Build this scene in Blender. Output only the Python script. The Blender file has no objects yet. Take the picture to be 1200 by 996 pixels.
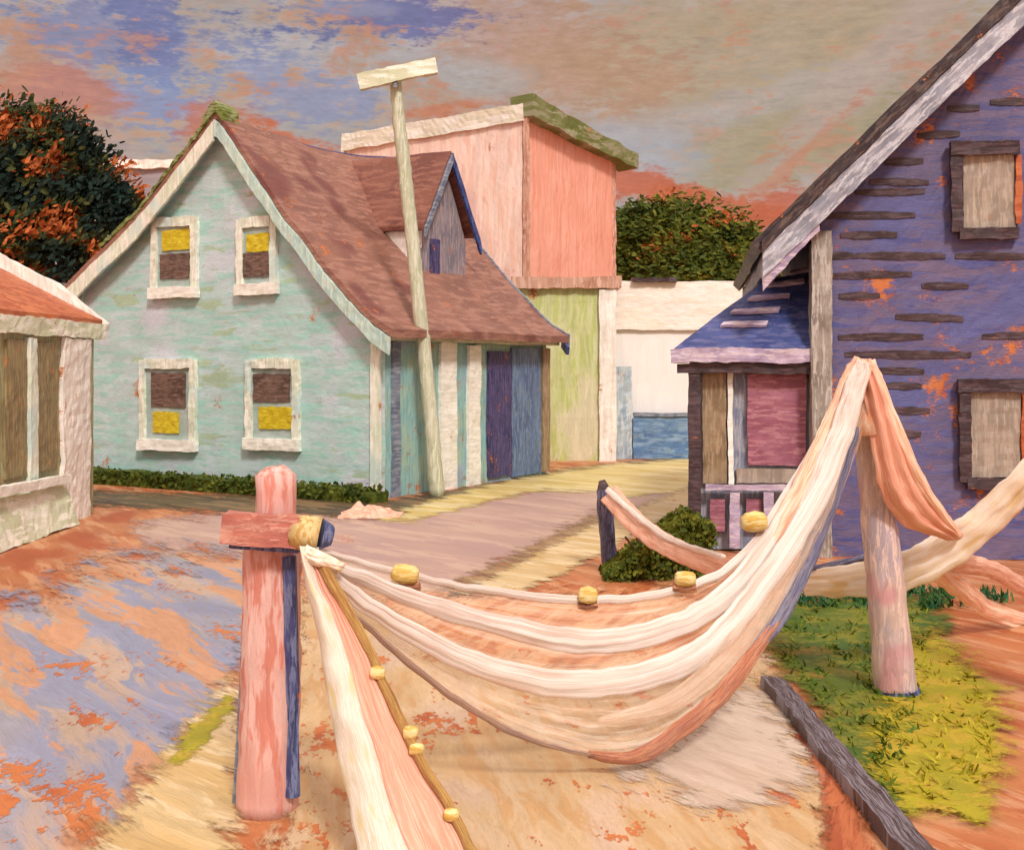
import bpy, bmesh, math, random
from mathutils import Vector, Matrix, noise as mn
random.seed(7)
R = math.radians
F, HZ, H = 1448.0, 430.0, 2.6          # focal length in photo pixels, horizon row, eye height

scene = bpy.context.scene
col = scene.collection

# ------------------------------------------------------------------ geometry helpers
def X(px, Y): return (px-600)/F*Y
def Z(py, Y): return H-(py-HZ)/F*Y
def P(px, py, Y): return Vector((X(px, Y), Y, Z(py, Y)))
def G(px, py, z=0.0):
    Y = (H-z)*F/(py-HZ); return Vector((X(px, Y), Y, z))

def s2l(c):
    c /= 255.0
    return c/12.92 if c <= .04045 else ((c+.055)/1.055)**2.4
def C(r, g, b, k=1.0):
    return (min(1, s2l(r)*k), min(1, s2l(g)*k), min(1, s2l(b)*k), 1)

def wob(p, a=.02, b=.010):
    v = mn.noise_vector(p*1.1+Vector((3, 7, 1)))*a
    w = mn.noise_vector(p*7.0)*(b*.75)
    return p+v+w

class MB:
    def __init__(s): s.v = []; s.f = []; s.m = []; s.uv = []
    def add(s, vs, fs, mi=0, uvs=None):
        o = len(s.v); s.v += [Vector(v) for v in vs]
        for i, f in enumerate(fs):
            s.f.append([o+k for k in f]); s.m.append(mi)
            s.uv.append([uvs[k] for k in f] if uvs else [(0, 0)]*len(f))
    def slab(s, fn, nu, nv, th, mi=0):
        """closed slab: front surface fn(u,v), back offset by th (vector or function)"""
        thf = th if callable(th) else (lambda u, v: Vector(th))
        vs = []; uv = []
        for side in (0, 1):
            for j in range(nv+1):
                for i in range(nu+1):
                    u, v = i/nu, j/nv
                    p = Vector(fn(u, v))
                    if side: p = p+thf(u, v)
                    vs.append(p); uv.append((u, v))
        W = nu+1; B = W*(nv+1); fs = []
        for j in range(nv):
            for i in range(nu):
                a = j*W+i
                fs.append([a, a+1, a+W+1, a+W]); fs.append([B+a, B+a+W, B+a+W+1, B+a+1])
        for i in range(nu):
            fs.append([i, B+i, B+i+1, i+1]); k = nv*W+i; fs.append([k, k+1, B+k+1, B+k])
        for j in range(nv):
            k = j*W; fs.append([k, k+W, B+k+W, B+k]); k = j*W+nu; fs.append([k, B+k, B+k+W, k+W])
        s.add(vs, fs, mi, uv)
    def sheet(s, fn, nu, nv, mi=0):
        vs = []; uv = []
        for j in range(nv+1):
            for i in range(nu+1):
                vs.append(fn(i/nu, j/nv)); uv.append((i/nu, j/nv))
        W = nu+1
        s.add(vs, [[j*W+i, j*W+i+1, j*W+W+i+1, j*W+W+i] for j in range(nv) for i in range(nu)], mi, uv)
    def box(s, lo, hi, seg=.16, mi=0):
        lo = Vector(lo); hi = Vector(hi); d = hi-lo
        dims = sorted(range(3), key=lambda k: d[k]); t = dims[0]; a, b = sorted(dims[1:])
        def fn(u, v):
            p = Vector(lo); p[a] += d[a]*u; p[b] += d[b]*v; return p
        th = Vector((0, 0, 0)); th[t] = d[t]
        s.slab(fn, max(1, min(160, round(d[a]/seg))), max(1, min(120, round(d[b]/seg))), th, mi)
    def bar(s, a, b, w, h, up=(0, 0, 1), seg=.12, mi=0):
        a = Vector(a); b = Vector(b); d = (b-a); n = max(1, round(d.length/seg)); dn = d.normalized()
        side = dn.cross(Vector(up)).normalized(); upv = side.cross(dn).normalized()
        s.slab(lambda u, v: a+d*u+side*w*(v-.5)-upv*h*.5, n, max(1, round(w/seg)), upv*h, mi)
    def tube(s, pts, rad, n=10, flat=1.0, up=(0, 0, 1), mi=0, rough=0, cap=True):
        pts = [Vector(p) for p in pts]; m = len(pts); vs = []; uv = []
        for i, p in enumerate(pts):
            t = (pts[min(i+1, m-1)]-pts[max(i-1, 0)]).normalized()
            sd = t.cross(Vector(up)); sd = (sd if sd.length > 1e-4 else t.cross(Vector((0, 1, 0)))).normalized()
            u2 = sd.cross(t).normalized()
            r = rad(i/(m-1)) if callable(rad) else rad
            for k in range(n):
                a = 2*math.pi*k/n
                rr = r*(1+rough*mn.noise(Vector((p.x*6, p.z*6+k*3.1, p.y*6))))
                vs.append(p+(u2*math.cos(a)+sd*math.sin(a)*flat)*rr); uv.append((i/(m-1), k/n))
        fs = [[i*n+k, i*n+(k+1) % n, (i+1)*n+(k+1) % n, (i+1)*n+k] for i in range(m-1) for k in range(n)]
        if cap: fs.append(list(range(n))[::-1]); fs.append([(m-1)*n+k for k in range(n)])
        s.add(vs, fs, mi, uv)
    def build(s, name, mats, parent=None, wobble=(.02, .010), smooth=False, kind=None, label=None, loc=None):
        if not isinstance(mats, (list, tuple)): mats = [mats]
        vs = s.v
        if wobble:
            off = Vector((parent.location if parent else (0, 0, 0)))
            vs = [wob(v+off, *wobble)-off for v in vs]
        if loc is not None: vs = [v-Vector(loc) for v in vs]
        me = bpy.data.meshes.new(name)
        me.from_pydata([tuple(v) for v in vs], [], s.f)
        ul = me.uv_layers.new(name='UVMap')
        k = 0
        for f in s.uv:
            for c in f: ul.data[k].uv = c; k += 1
        for m in mats: me.materials.append(m)
        for p, mi in zip(me.polygons, s.m): p.material_index = mi; p.use_smooth = smooth
        me.update()
        bm = bmesh.new(); bm.from_mesh(me)
        if not getattr(s, 'open', False): bmesh.ops.recalc_face_normals(bm, faces=bm.faces)
        bm.to_mesh(me); bm.free()
        o = bpy.data.objects.new(name, me); col.objects.link(o)
        if parent: o.parent = parent
        if loc is not None: o.location = loc
        if kind: o['kind'] = kind
        if label: o['label'] = label
        return o

def thing(name, label, cat, loc=(0, 0, 0), rz=0, group=None):
    o = bpy.data.objects.new(name, None); col.objects.link(o)
    o.location = loc; o.rotation_euler = (0, 0, rz); o['label'] = label; o['category'] = cat
    if group: o['group'] = group
    return o
def tag(o, label, cat, group=None):
    o['label'] = label; o['category'] = cat
    if group: o['group'] = group
    return o

def crom(keys, n):
    """Catmull-Rom through keys -> n+1 points"""
    k = [Vector(p) for p in keys]; k = [k[0]*2-k[1]]+k+[k[-1]*2-k[-2]]
    m = len(k)-3; out = []
    for i in range(n+1):
        t = i/n*m; j = min(int(t), m-1); t -= j
        a, b, c, d = k[j:j+4]
        out.append(.5*((2*b)+(c-a)*t+(2*a-5*b+4*c-d)*t*t+(3*b-a-3*c+d)*t**3))
    return out

# ------------------------------------------------------------------ node helpers
class S:
    def __init__(s, nt, sock): s.nt = nt; s.k = sock
    def _m(s, op, o, rev=False):
        n = s.nt.nodes.new('ShaderNodeMath'); n.operation = op
        for i, x in enumerate((o, s) if rev else (s, o)):
            if x is None: continue
            if isinstance(x, S): s.nt.links.new(x.k, n.inputs[i])
            else: n.inputs[i].default_value = x
        return S(s.nt, n.outputs[0])
    def __add__(s, o): return s._m('ADD', o)
    __radd__ = __add__
    def __sub__(s, o): return s._m('SUBTRACT', o)
    def __rsub__(s, o): return s._m('SUBTRACT', o, True)
    def __mul__(s, o): return s._m('MULTIPLY', o)
    __rmul__ = __mul__
    def __truediv__(s, o): return s._m('DIVIDE', o)
    def f(s, op, o=None): return s._m(op, o)
def sm(x, lo, hi, a=0.0, b=1.0):
    n = x.nt.nodes.new('ShaderNodeMapRange'); n.interpolation_type = 'SMOOTHSTEP'
    x.nt.links.new(x.k, n.inputs[0])
    for i, v in enumerate((lo, hi, a, b)): n.inputs[i+1].default_value = v
    return S(x.nt, n.outputs[0])
def mixc(a, b, f, mode='MIX'):
    nt = (f if isinstance(f, S) else a).nt
    n = nt.nodes.new('ShaderNodeMix'); n.data_type = 'RGBA'; n.blend_type = mode
    for i, v in ((0, f), (6, a), (7, b)):
        if isinstance(v, S): nt.links.new(v.k, n.inputs[i])
        else: n.inputs[i].default_value = v
    return S(nt, n.outputs[2])
def mapv(nt, vec, scale=(1, 1, 1), rot=(0, 0, 0), loc=(0, 0, 0)):
    n = nt.nodes.new('ShaderNodeMapping'); nt.links.new(vec.k, n.inputs[0])
    n.inputs['Location'].default_value = loc; n.inputs['Rotation'].default_value = rot; n.inputs['Scale'].default_value = scale
    return S(nt, n.outputs[0])
def noise(nt, vec, scale, detail=3, rough=.55, dist=0.0):
    n = nt.nodes.new('ShaderNodeTexNoise'); nt.links.new(vec.k, n.inputs['Vector'])
    n.inputs['Scale'].default_value = scale; n.inputs['Detail'].default_value = detail
    n.inputs['Roughness'].default_value = rough; n.inputs['Distortion'].default_value = dist
    return S(nt, n.outputs[0])

UNDER = C(202, 120, 68)                                   # warm orange priming showing through thin paint
UNDER2 = C(180, 94, 54)

FEATHER = {'blue_grey_yard', 'mauve_road', 'ochre_brown_edge', 'straw_path', 'sandy_strip', 'warm_sand', 'pale_shell_sand', 'rust_soil', 'dark_verge', 'apricot_sand', 'green_turf', 'yellow_turf'}
def paint(name, cols, under=.5, size=1.0, dirn='h', bump=.5, jit=.16, rough=.5, ucol=None, rot=None, accents=(), alpha=None, uvmode=False):
    """brush-laid paint: tints mixed in ragged strokes, orange ground showing through where thin.
    under: 0 none ... 1 a lot.  dirn: stroke direction h / v / x(ground)."""
    m = bpy.data.materials.new(name); m.use_nodes = True; nt = m.node_tree; nt.nodes.clear()
    out = nt.nodes.new('ShaderNodeOutputMaterial'); bs = nt.nodes.new('ShaderNodeBsdfPrincipled')
    nt.links.new(bs.outputs[0], out.inputs[0])
    tc = nt.nodes.new('ShaderNodeTexCoord')
    if uvmode:
        base = mapv(nt, S(nt, tc.outputs['UV']), scale=uvmode)
        st = (1, 9, 9)
    else:
        base = S(nt, tc.outputs['Object'])
        st = {'h': (1.2, 1.2, 7), 'v': (8, 8, .9), 'x': (1, 2.4, 2.4), 'o': (2, 2, 2), 'g': (2.4, 1, 1)}[dirn]
    k = 1.0/size
    seed = (sum(ord(c) for c in name)*1.37) % 50
    b0 = mapv(nt, base, loc=(seed, seed*.7, seed*.3), rot=rot or (0, 0, 0))
    if dirn == 'g' and not uvmode: b0 = mapv(nt, b0, scale=(1.5, .55, 1))
    stv = mapv(nt, b0, scale=st)
    # distortion so strokes bend
    nd = nt.nodes.new('ShaderNodeTexNoise'); nt.links.new(b0.k, nd.inputs['Vector']); nd.inputs['Scale'].default_value = 1.6*k
    va = nt.nodes.new('ShaderNodeVectorMath'); va.operation = 'MULTIPLY_ADD'
    nt.links.new(nd.outputs['Color'], va.inputs[0]); va.inputs[1].default_value = (.9*size,)*3; nt.links.new(stv.k, va.inputs[2])
    stv2 = S(nt, va.outputs[0])
    n1 = noise(nt, b0, .9*k, 2, .6)
    n2 = noise(nt, stv2, 1.1*k, 2, .6)
    br = noise(nt, stv2, 7*k, 3, .7)                       # bristle marks
    vo = nt.nodes.new('ShaderNodeTexVoronoi'); nt.links.new(stv2.k, vo.inputs['Vector']); vo.inputs['Scale'].default_value = 1.3*k
    sep = nt.nodes.new('ShaderNodeSeparateColor'); nt.links.new(vo.outputs['Color'], sep.inputs[0])
    cell = S(nt, sep.outputs[0]); cell2 = S(nt, sep.outputs[1])
    c = cols[0]
    c = mixc(c, cols[1 % len(cols)], sm(n1+br*.25, .52, .74))
    if len(cols) > 2: c = mixc(c, cols[2], sm(n2+br*.3+cell*.10, .69, .80))
    if len(cols) > 3:
        n4 = noise(nt, mapv(nt, b0, loc=(9, 4, 2)), .7*k, 1, .5)
        c = mixc(c, cols[3], sm(n4+br*.3, .72, .84))
    for (ac, lx, sc_, th) in accents:
        na = noise(nt, mapv(nt, stv2, loc=(lx, lx, lx)), sc_*k, 3, .6)
        c = mixc(c, ac, sm(na+br*.2, th, th+.05))
    # per-stroke value change and bristles
    val = (cell-.5)*jit + (br-.5)*(jit*3.2) + 1.0
    cm = nt.nodes.new('ShaderNodeCombineColor')
    for i in range(3): nt.links.new(val.k, cm.inputs[i])
    c = mixc(c, S(nt, cm.outputs[0]), 1.0, 'MULTIPLY')
    hgt = br*.7+cell2*.35+n2*.3
    if under > 0:
        nu = noise(nt, mapv(nt, b0, loc=(21, 5, 13)), 1.15*k, 4, .68)
        fine = noise(nt, mapv(nt, base, scale=(7, 3, 1) if dirn == 'g' else (6, 6, 30)), 2.2, 2, .7)
        th = .93-.20*under
        mk = sm(nu+fine*.42-(cell-.5)*.06, th, th+.05)
        uc = mixc(ucol or UNDER, UNDER2, sm(noise(nt, base, 2.0*k), .45, .62))
        c = mixc(c, uc, mk)
        hgt = hgt-mk*.5
    nt.links.new(c.k, bs.inputs['Base Color'])
    bs.inputs['Roughness'].default_value = rough
    bs.inputs['Specular IOR Level'].default_value = .05 if 'leaf' in name or 'blades' in name else .3
    bp = nt.nodes.new('ShaderNodeBump'); bp.inputs['Strength'].default_value = bump*.6; bp.inputs['Distance'].default_value = .04*size
    nt.links.new(hgt.k, bp.inputs['Height']); nt.links.new(bp.outputs[0], bs.inputs['Normal'])
    if name in FEATHER:
        # worn, dry-brushed margin: UV x holds the distance inward from the outline
        uv = S(nt, tc.outputs['UV']); sp = nt.nodes.new('ShaderNodeSeparateXYZ'); nt.links.new(uv.k, sp.inputs[0])
        ne = noise(nt, b0, 2.6*k, 4, .7)
        al = sm(S(nt, sp.outputs[0])+(ne-.5)*6.0+(br-.5)*2.5, -.8, .9)
        nt.links.new(al.k, bs.inputs['Alpha'])
    if alpha:
        # alpha = (mean, streak contrast) : open netting, cords running along the length (UV u)
        uv = S(nt, tc.outputs['UV'])
        a1 = noise(nt, mapv(nt, uv, scale=(3, alpha[2], 1), loc=(seed, 0, 0)), 1.0, 4, .7)
        a2 = noise(nt, mapv(nt, uv, scale=(14, alpha[2]*3, 1)), 1.0, 3, .7)
        sepx = nt.nodes.new('ShaderNodeSeparateXYZ'); nt.links.new(uv.k, sepx.inputs[0])
        av = a1*.65+a2*.35
        lo = .5-alpha[0]*.3
        al = sm(av, lo-alpha[1], lo+alpha[1])
        al = al*alpha[3]+alpha[4]
        nt.links.new(al.f('MINIMUM', 1.0).k, bs.inputs['Alpha'])
    return m

# ------------------------------------------------------------------ palette
M = {}
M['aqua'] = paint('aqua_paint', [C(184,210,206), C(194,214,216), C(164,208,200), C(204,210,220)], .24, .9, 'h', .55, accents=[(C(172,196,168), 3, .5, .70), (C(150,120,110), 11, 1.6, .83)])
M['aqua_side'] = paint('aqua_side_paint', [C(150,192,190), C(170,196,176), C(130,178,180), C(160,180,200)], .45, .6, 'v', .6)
M['trim'] = paint('trim_paint', [C(228,232,214), C(214,224,198), C(242,240,228), C(206,224,216)], .12, .6, 'v', .5)
M['trimh'] = paint('trim_paint_level', [C(222,222,204), C(206,214,184), C(236,234,222)], .12, .4, 'h', .8)
M['white'] = paint('white_paint', [C(244,242,230), C(236,234,218), C(248,246,240)], .05, .35, 'h', .8)
M['mint'] = paint('mint_trim', [C(190,216,204), C(176,206,202), C(206,222,206)], .15, .5, 'v', .8)
M['roof'] = paint('brown_roof', [C(150,106,90), C(136,94,82), C(162,118,102), C(122,74,68)], .34, .7, 'h', .8)
M['roofd'] = paint('dormer_roof', [C(132,84,70), C(118,72,64), C(146,98,82)], .12, .7, 'h', .8)
M['olive'] = paint('moss_olive', [C(120,132,62), C(150,158,110), C(82,94,36)], .3, .4, 'h', .8)
M['yellow'] = paint('yellow_blind', [C(212,190,40), C(226,206,60), C(188,164,30)], 0, .2, 'h', .9)
M['pane'] = paint('brown_pane', [C(112,90,80), C(88,68,60), C(128,104,92)], .0, .25, 'h', .7, rough=.3)
M['palepane'] = paint('pale_sash', [C(176,190,186), C(160,182,172)], .1, .3, 'h', .6)
M['indigo'] = paint('indigo_door', [C(72,68,112), C(54,54,94), C(92,84,128)], .35, .35, 'v', .8)
M['steel'] = paint('steel_blue', [C(98,122,158), C(84,106,146), C(120,142,168)], .15, .45, 'v', .8)
M['cobalt'] = paint('cobalt', [C(62,82,142), C(50,64,120), C(86,104,160)], .05, .35, 'v', .8)
M['slate'] = paint('slate_grey', [C(124,134,152), C(104,114,136), C(150,156,166)], .1, .4, 'h', .8)
M['greyl'] = paint('lilac_grey', [C(150,140,148), C(130,126,138), C(176,160,160)], .25, .4, 'v', .8)
M['pink'] = paint('pale_pink_wall', [C(246,218,204), C(250,226,214), C(242,204,186), C(232,196,186)], .22, 1.5, 'v', .5)
M['coral'] = paint('coral_wall', [C(238,172,150), C(242,182,162), C(230,160,136)], .0, 1.5, 'v', .4, jit=.12)
M['pinktrim'] = paint('pink_corner', [C(206,160,138), C(192,142,120), C(222,180,160)], .4, .6, 'v', .7)
M['lime'] = paint('pale_green_wall', [C(206,208,152), C(212,212,168), C(190,198,124), C(220,212,178)], .48, 1.1, 'v', .5)
M['cream'] = paint('cream_wall', [C(252,242,230), C(252,246,238), C(248,234,218)], .0, 1.8, 'h', .6, jit=.08)
M['cream2'] = paint('white_wall', [C(250,246,242), C(248,242,238)], .0, 1.4, 'v', .4, jit=.05)
M['paleblue'] = paint('pale_blue_board', [C(184,198,208), C(160,182,200), C(204,212,214)], .1, .6, 'v', .6)
M['whitefar'] = paint('white_coping', [C(236,230,212), C(226,220,198), C(240,236,226)], .03, 1.6, 'h', .4)
M['olivefar'] = paint('olive_roof_edge', [C(128,134,88), C(104,114,56), C(150,150,120)], .15, 1.6, 'h', .4)
M['bluebox'] = paint('blue_boards', [C(110,144,180), C(92,126,168), C(136,164,190)], .12, .7, 'h', .7)
M['violet'] = paint('violet_siding', [C(106,98,132), C(116,102,132), C(92,92,140), C(94,98,150)], .52, .8, 'h', .7, accents=[(C(80,84,140), 5, .6, .70)])
M['violetroof'] = paint('blue_shingle', [C(72,84,138), C(58,70,124), C(96,100,146)], .12, .4, 'h', .8)
M['umber'] = paint('umber_lap', [C(74,58,60), C(60,46,50), C(92,74,78)], .1, .3, 'h', .9)  # dark of the painted siding shadows, also window frames, beam and porch post
M['rakeg'] = paint('silver_rake', [C(166,168,180), C(140,144,158), C(194,196,204)], .03, .35, 'h', .9, rot=(0, R(44), 0), jit=.3)
M['rakeb'] = paint('black_rake', [C(66,54,56), C(52,44,50), C(96,80,74)], .2, .35, 'h', .9, rot=(0, R(44), 0), jit=.3)
M['lilac'] = paint('lilac_fascia', [C(190,172,194), C(168,152,182), C(208,194,204)], .0, .3, 'h', .9)
M['corner'] = paint('grey_corner', [C(160,152,142), C(134,124,116), C(186,180,172)], .05, .35, 'v', .9, jit=.28)
M['taupe'] = paint('taupe_glass', [C(166,152,138), C(150,138,124), C(178,164,148)], .10, .4, 'v', .6)
M['ochreg'] = paint('ochre_panel', [C(156,134,104), C(138,116,88), C(170,148,120)], .1, .35, 'v', .7)
M['rose'] = paint('rose_door', [C(164,106,122), C(150,90,108), C(180,124,134)], .0, .35, 'h', .8)
M['bluegrey'] = paint('blue_grey', [C(146,150,164), C(126,134,156), C(168,168,176)], .1, .35, 'v', .7)
M['olivew'] = paint('olive_wall', [C(166,164,122), C(150,146,106), C(186,184,146), C(184,160,120)], .35, .5, 'v', .6)
M['olived'] = paint('umber_screen', [C(146,128,90), C(128,112,80), C(162,144,100)], .4, .4, 'v', .6)
M['whitegreen'] = paint('limewash', [C(228,230,204), C(204,208,174), C(240,238,222)], .2, 1.0, 'h', .4)
M['chalk'] = paint('chalk_post', [C(244,236,226), C(250,244,236), C(232,222,210)], .25, .7, 'v', .45)
M['orange_roof'] = paint('rust_roof', [C(190,104,62), C(200,118,74), C(170,86,52)], .1, .6, 'h', .4)
M['pole'] = paint('pale_green_pole', [C(200,200,172), C(186,190,158), C(214,214,192)], .0, .35, 'v', .7, jit=.2)
M['distgrey'] = paint('distant_grey', [C(160,150,150), C(150,144,150)], .1, 2, 'h', .3)
M['postpink'] = paint('pink_post', [C(226,176,166), C(232,194,184), C(210,136,120), C(220,158,144)], .0, .45, 'v', .8, jit=.14)
M['barpink'] = paint('rose_beam', [C(192,122,106), C(178,104,92), C(206,150,132)], .1, .25, 'h', 1.0, jit=.28)
M['blueedge'] = paint('blue_batten', [C(76,84,130), C(60,66,112), C(112,122,158)], .1, .2, 'v', .9, jit=.3)  # blue of beam end and foot, and painted shade on the front post
M['straw'] = paint('straw_lashing', [C(218,188,120), C(230,206,150), C(196,160,92)], 0, .2, 'v', 1.0)
M['float'] = paint('yellow_float', [C(228,204,130), C(236,220,160), C(208,172,84)], 0, .15, 'h', 1.0)
M['cork'] = paint('brown_cork', [C(168,116,84), C(140,90,70), C(196,142,106)], 0, .15, 'h', 1.0)
M['postlav'] = paint('lavender_post', [C(206,180,168), C(184,168,176), C(222,196,184), C(200,150,150)], .05, .3, 'v', 1.0, jit=.22)
M['bollard'] = paint('slate_post', [C(88,86,118), C(66,58,74), C(120,116,140)], .05, .2, 'v', 1.0, jit=.3)
M['timber'] = paint('weathered_timber', [C(96,82,84), C(74,58,56), C(136,130,140)], 0, .5, bump=.8, uvmode=(7, 1, 1), jit=.2)
M['bark'] = paint('bark', [C(84,60,44), C(60,44,36), C(120,84,56)], .4, .3, 'v', 1.0)
# netting, UV based (u along the hang)
M['netfold'] = paint('white_net_fold', [C(250,238,228), C(246,228,216), C(252,246,240), C(240,214,200)], 0, .5, uvmode=(6, 3, 1), bump=.4, jit=.10, alpha=(.34, .14, 10, .82, .06))
M['netopen'] = paint('peach_netting', [C(238,208,182), C(232,196,166), C(246,230,212), C(228,200,176)], 0, .5, uvmode=(7, 4, 1), bump=.3, jit=.12, alpha=(.05, .12, 26, .46, .05))
M['netpeach'] = paint('peach_net_bundle', [C(246,206,174), C(238,172,138), C(250,226,204), C(236,160,126)], 0, .5, uvmode=(3, 2, 1), bump=.45, jit=.12)
M['netcoral'] = paint('coral_net', [C(232,168,142), C(226,156,130), C(240,188,164)], 0, .6, uvmode=(4, 2, 1), bump=.45, jit=.10)
M['netcream'] = paint('cream_net', [C(252,238,216), C(248,226,194), C(252,244,234), C(236,208,156)], 0, .5, uvmode=(7, 2, 1), bump=.45, jit=.12)
M['netwhite'] = paint('ivory_net', [C(226,216,196), C(216,204,182), C(236,228,216), C(220,204,156)], 0, .5, uvmode=(6, 2, 1), bump=.45, jit=.12)
M['netrose'] = paint('rose_net', [C(232,178,152), C(220,160,134), C(242,204,182)], 0, .5, uvmode=(7, 2, 1), bump=.45, jit=.14)
M['hemo'] = paint('rust_hem', [C(206,134,100), C(216,154,118), C(170,112,98)], 0, .5, uvmode=(5, 1, 1), bump=1.0, jit=.3, alpha=(.9, .12, 8, 1.0, .1))
M['hemb'] = paint('blue_hem', [C(124,124,152), C(150,146,160), C(98,100,138)], 0, .5, uvmode=(5, 1, 1), bump=1.0, jit=.3, alpha=(.9, .12, 8, 1.0, .1))
M['hemp'] = paint('mauve_hem', [C(186,150,130), C(168,136,128), C(206,170,142)], 0, .5, uvmode=(5, 1, 1), bump=1.0, jit=.3, alpha=(.9, .12, 8, 1.0, .1))
M['ochre_rope'] = paint('ochre_rope', [C(196,150,88), C(176,124,74), C(214,176,104)], 0, .5, uvmode=(5, 1, 1), bump=1.0, jit=.3)
# ground
M['earth'] = paint('orange_earth', [C(194,126,82), C(180,102,60), C(204,148,108), C(172,88,52)], 0, .8, 'g', .7, jit=.14, rot=(0, 0, R(-30)))
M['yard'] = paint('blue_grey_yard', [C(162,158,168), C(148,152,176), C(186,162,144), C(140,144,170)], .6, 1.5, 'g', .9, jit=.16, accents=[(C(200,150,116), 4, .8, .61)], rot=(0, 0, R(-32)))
M['road'] = paint('mauve_road', [C(188,156,144), C(180,148,142), C(198,168,152)], .2, 1.2, 'g', .5, jit=.07, rot=(0, 0, R(-40)))
M['roadedge'] = paint('ochre_brown_edge', [C(160,128,94), C(140,104,76), C(176,146,108)], .4, .8, 'g', .7, rot=(0, 0, R(-45)))
M['path'] = paint('straw_path', [C(212,192,126), C(204,178,100), C(220,204,152)], .12, 1.4, 'g', .7, rot=(0, 0, R(-50)))
M['strip'] = paint('sandy_strip', [C(214,188,138), C(206,174,118), C(222,200,158)], .25, .8, 'g', .8, rot=(0, 0, R(-45)))
M['sand'] = paint('warm_sand', [C(204,172,128), C(210,182,146), C(198,158,110), C(206,178,152)], .62, .6, 'g', .9, jit=.12, rot=(0, 0, R(-10)))
M['palesand'] = paint('pale_shell_sand', [C(208,188,170), C(214,196,178), C(198,176,156)], .06, .6, 'g', 1.0, jit=.1, rot=(0, 0, R(-35)))
M['rust'] = paint('rust_soil', [C(176,92,56), C(160,80,50), C(190,110,70)], .0, .8, 'g', .8, rot=(0, 0, R(20)))
M['darkearth'] = paint('dark_verge', [C(96,84,58), C(76,62,46), C(130,104,72)], .3, 1.0, 'g', .6, rot=(0, 0, R(-45)))
M['orangelt'] = paint('apricot_sand', [C(212,146,98), C(220,170,128), C(190,112,66)], .5, .7, 'g', .8, rot=(0, 0, R(20)))
M['turf'] = paint('green_turf', [C(92,110,34), C(72,100,34), C(122,124,40), C(140,112,44)], .22, .8, 'o', 1.0)
M['turfy'] = paint('yellow_turf', [C(176,164,36), C(160,152,36), C(182,158,48)], .22, .5, 'o', 1.0)
M['bladeg'] = paint('green_blades', [C(94,110,40), C(70,98,34), C(122,126,44)], 0, .3, 'o', .2)
M['bladey'] = paint('yellow_blades', [C(166,154,42), C(148,140,38), C(182,166,58)], 0, .3, 'o', .2)
M['leafd'] = paint('dark_leaf', [C(60,68,40), C(46,56,40), C(78,82,44)], 0, .6, 'o', .3, jit=.3)
M['leafb'] = paint('bottle_leaf', [C(36,54,48), C(44,58,50), C(30,42,38)], 0, .6, 'o', .3, jit=.3)
M['leafo'] = paint('russet_leaf', [C(176,94,50), C(156,80,42), C(188,110,64)], 0, .6, 'o', .3, jit=.2)
M['leafm'] = paint('moss_leaf', [C(90,96,32), C(72,82,28), C(112,112,42)], 0, .6, 'o', .3, jit=.3)
M['leafg'] = paint('deep_green_leaf', [C(70,82,32), C(58,72,30), C(90,98,38)], 0, .6, 'o', .3, jit=.3)
M['teal'] = paint('teal_leaf', [C(40,88,62), C(52,96,60), C(72,104,52)], 0, .4, 'o', .3)
M['hill'] = paint('ochre_hill', [C(206,120,62), C(196,106,52), C(214,138,80)], .0, 3, 'h', .5)

# ------------------------------------------------------------------ ground and its sheets
def ground_sheet(name, poly, layer, mat, soft=1.0, step=8, kind='structure'):
    n = len(poly); pad = 16
    xs = [p[0] for p in poly]; ys = [p[1] for p in poly]
    x0, x1, y0, y1 = min(xs)-pad, max(xs)+pad, max(HZ+40, min(ys)-pad), max(ys)+pad
    nx, ny = int((x1-x0)/step)+1, int((y1-y0)/(step*.6))+1
    def sd(x, y):
        d = 1e9; ins = False
        for i in range(n):
            ax, ay = poly[i]; bx, by_ = poly[i-1]
            if (ay > y) != (by_ > y) and x < (bx-ax)*(y-ay)/(by_-ay)+ax: ins = not ins
            ex_, ey = bx-ax, by_-ay; t = max(0, min(1, ((x-ax)*ex_+(y-ay)*ey)/(ex_*ex_+ey*ey+1e-9)))
            d = min(d, math.hypot(x-ax-ex_*t, (y-ay-ey*t)*1.6))
        return d if ins else -d
    pts = []; val = []
    for jy in range(ny+1):
        for ix in range(nx+1):
            x = x0+(x1-x0)*ix/nx; y = y0+(y1-y0)*jy/ny
            pts.append(G(x, y, .004*layer)); val.append(sd(x, y)/(11.0*soft))
    W = nx+1; b = MB(); b.open = True; fs = []
    for jy in range(ny):
        for ix in range(nx):
            q = [jy*W+ix, jy*W+W+ix, jy*W+W+ix+1, jy*W+ix+1]
            if max(val[k] for k in q) > -1.5: fs.append(q)
    used = sorted({k for f in fs for k in f}); mp = {k: i for i, k in enumerate(used)}
    b.add([pts[k] for k in used], [[mp[k] for k in f] for f in fs], 0, [(max(-2.6, min(6, val[k])), 0) for k in used])
    return b.build(name, mat, wobble=None, kind=kind)
gm = MB(); gm.sheet(lambda u, v: Vector((-1500+3000*u, -300+3300*v, 0)), 30, 30)
gm.build('ground', M['earth'], wobble=None, kind='structure')

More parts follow.
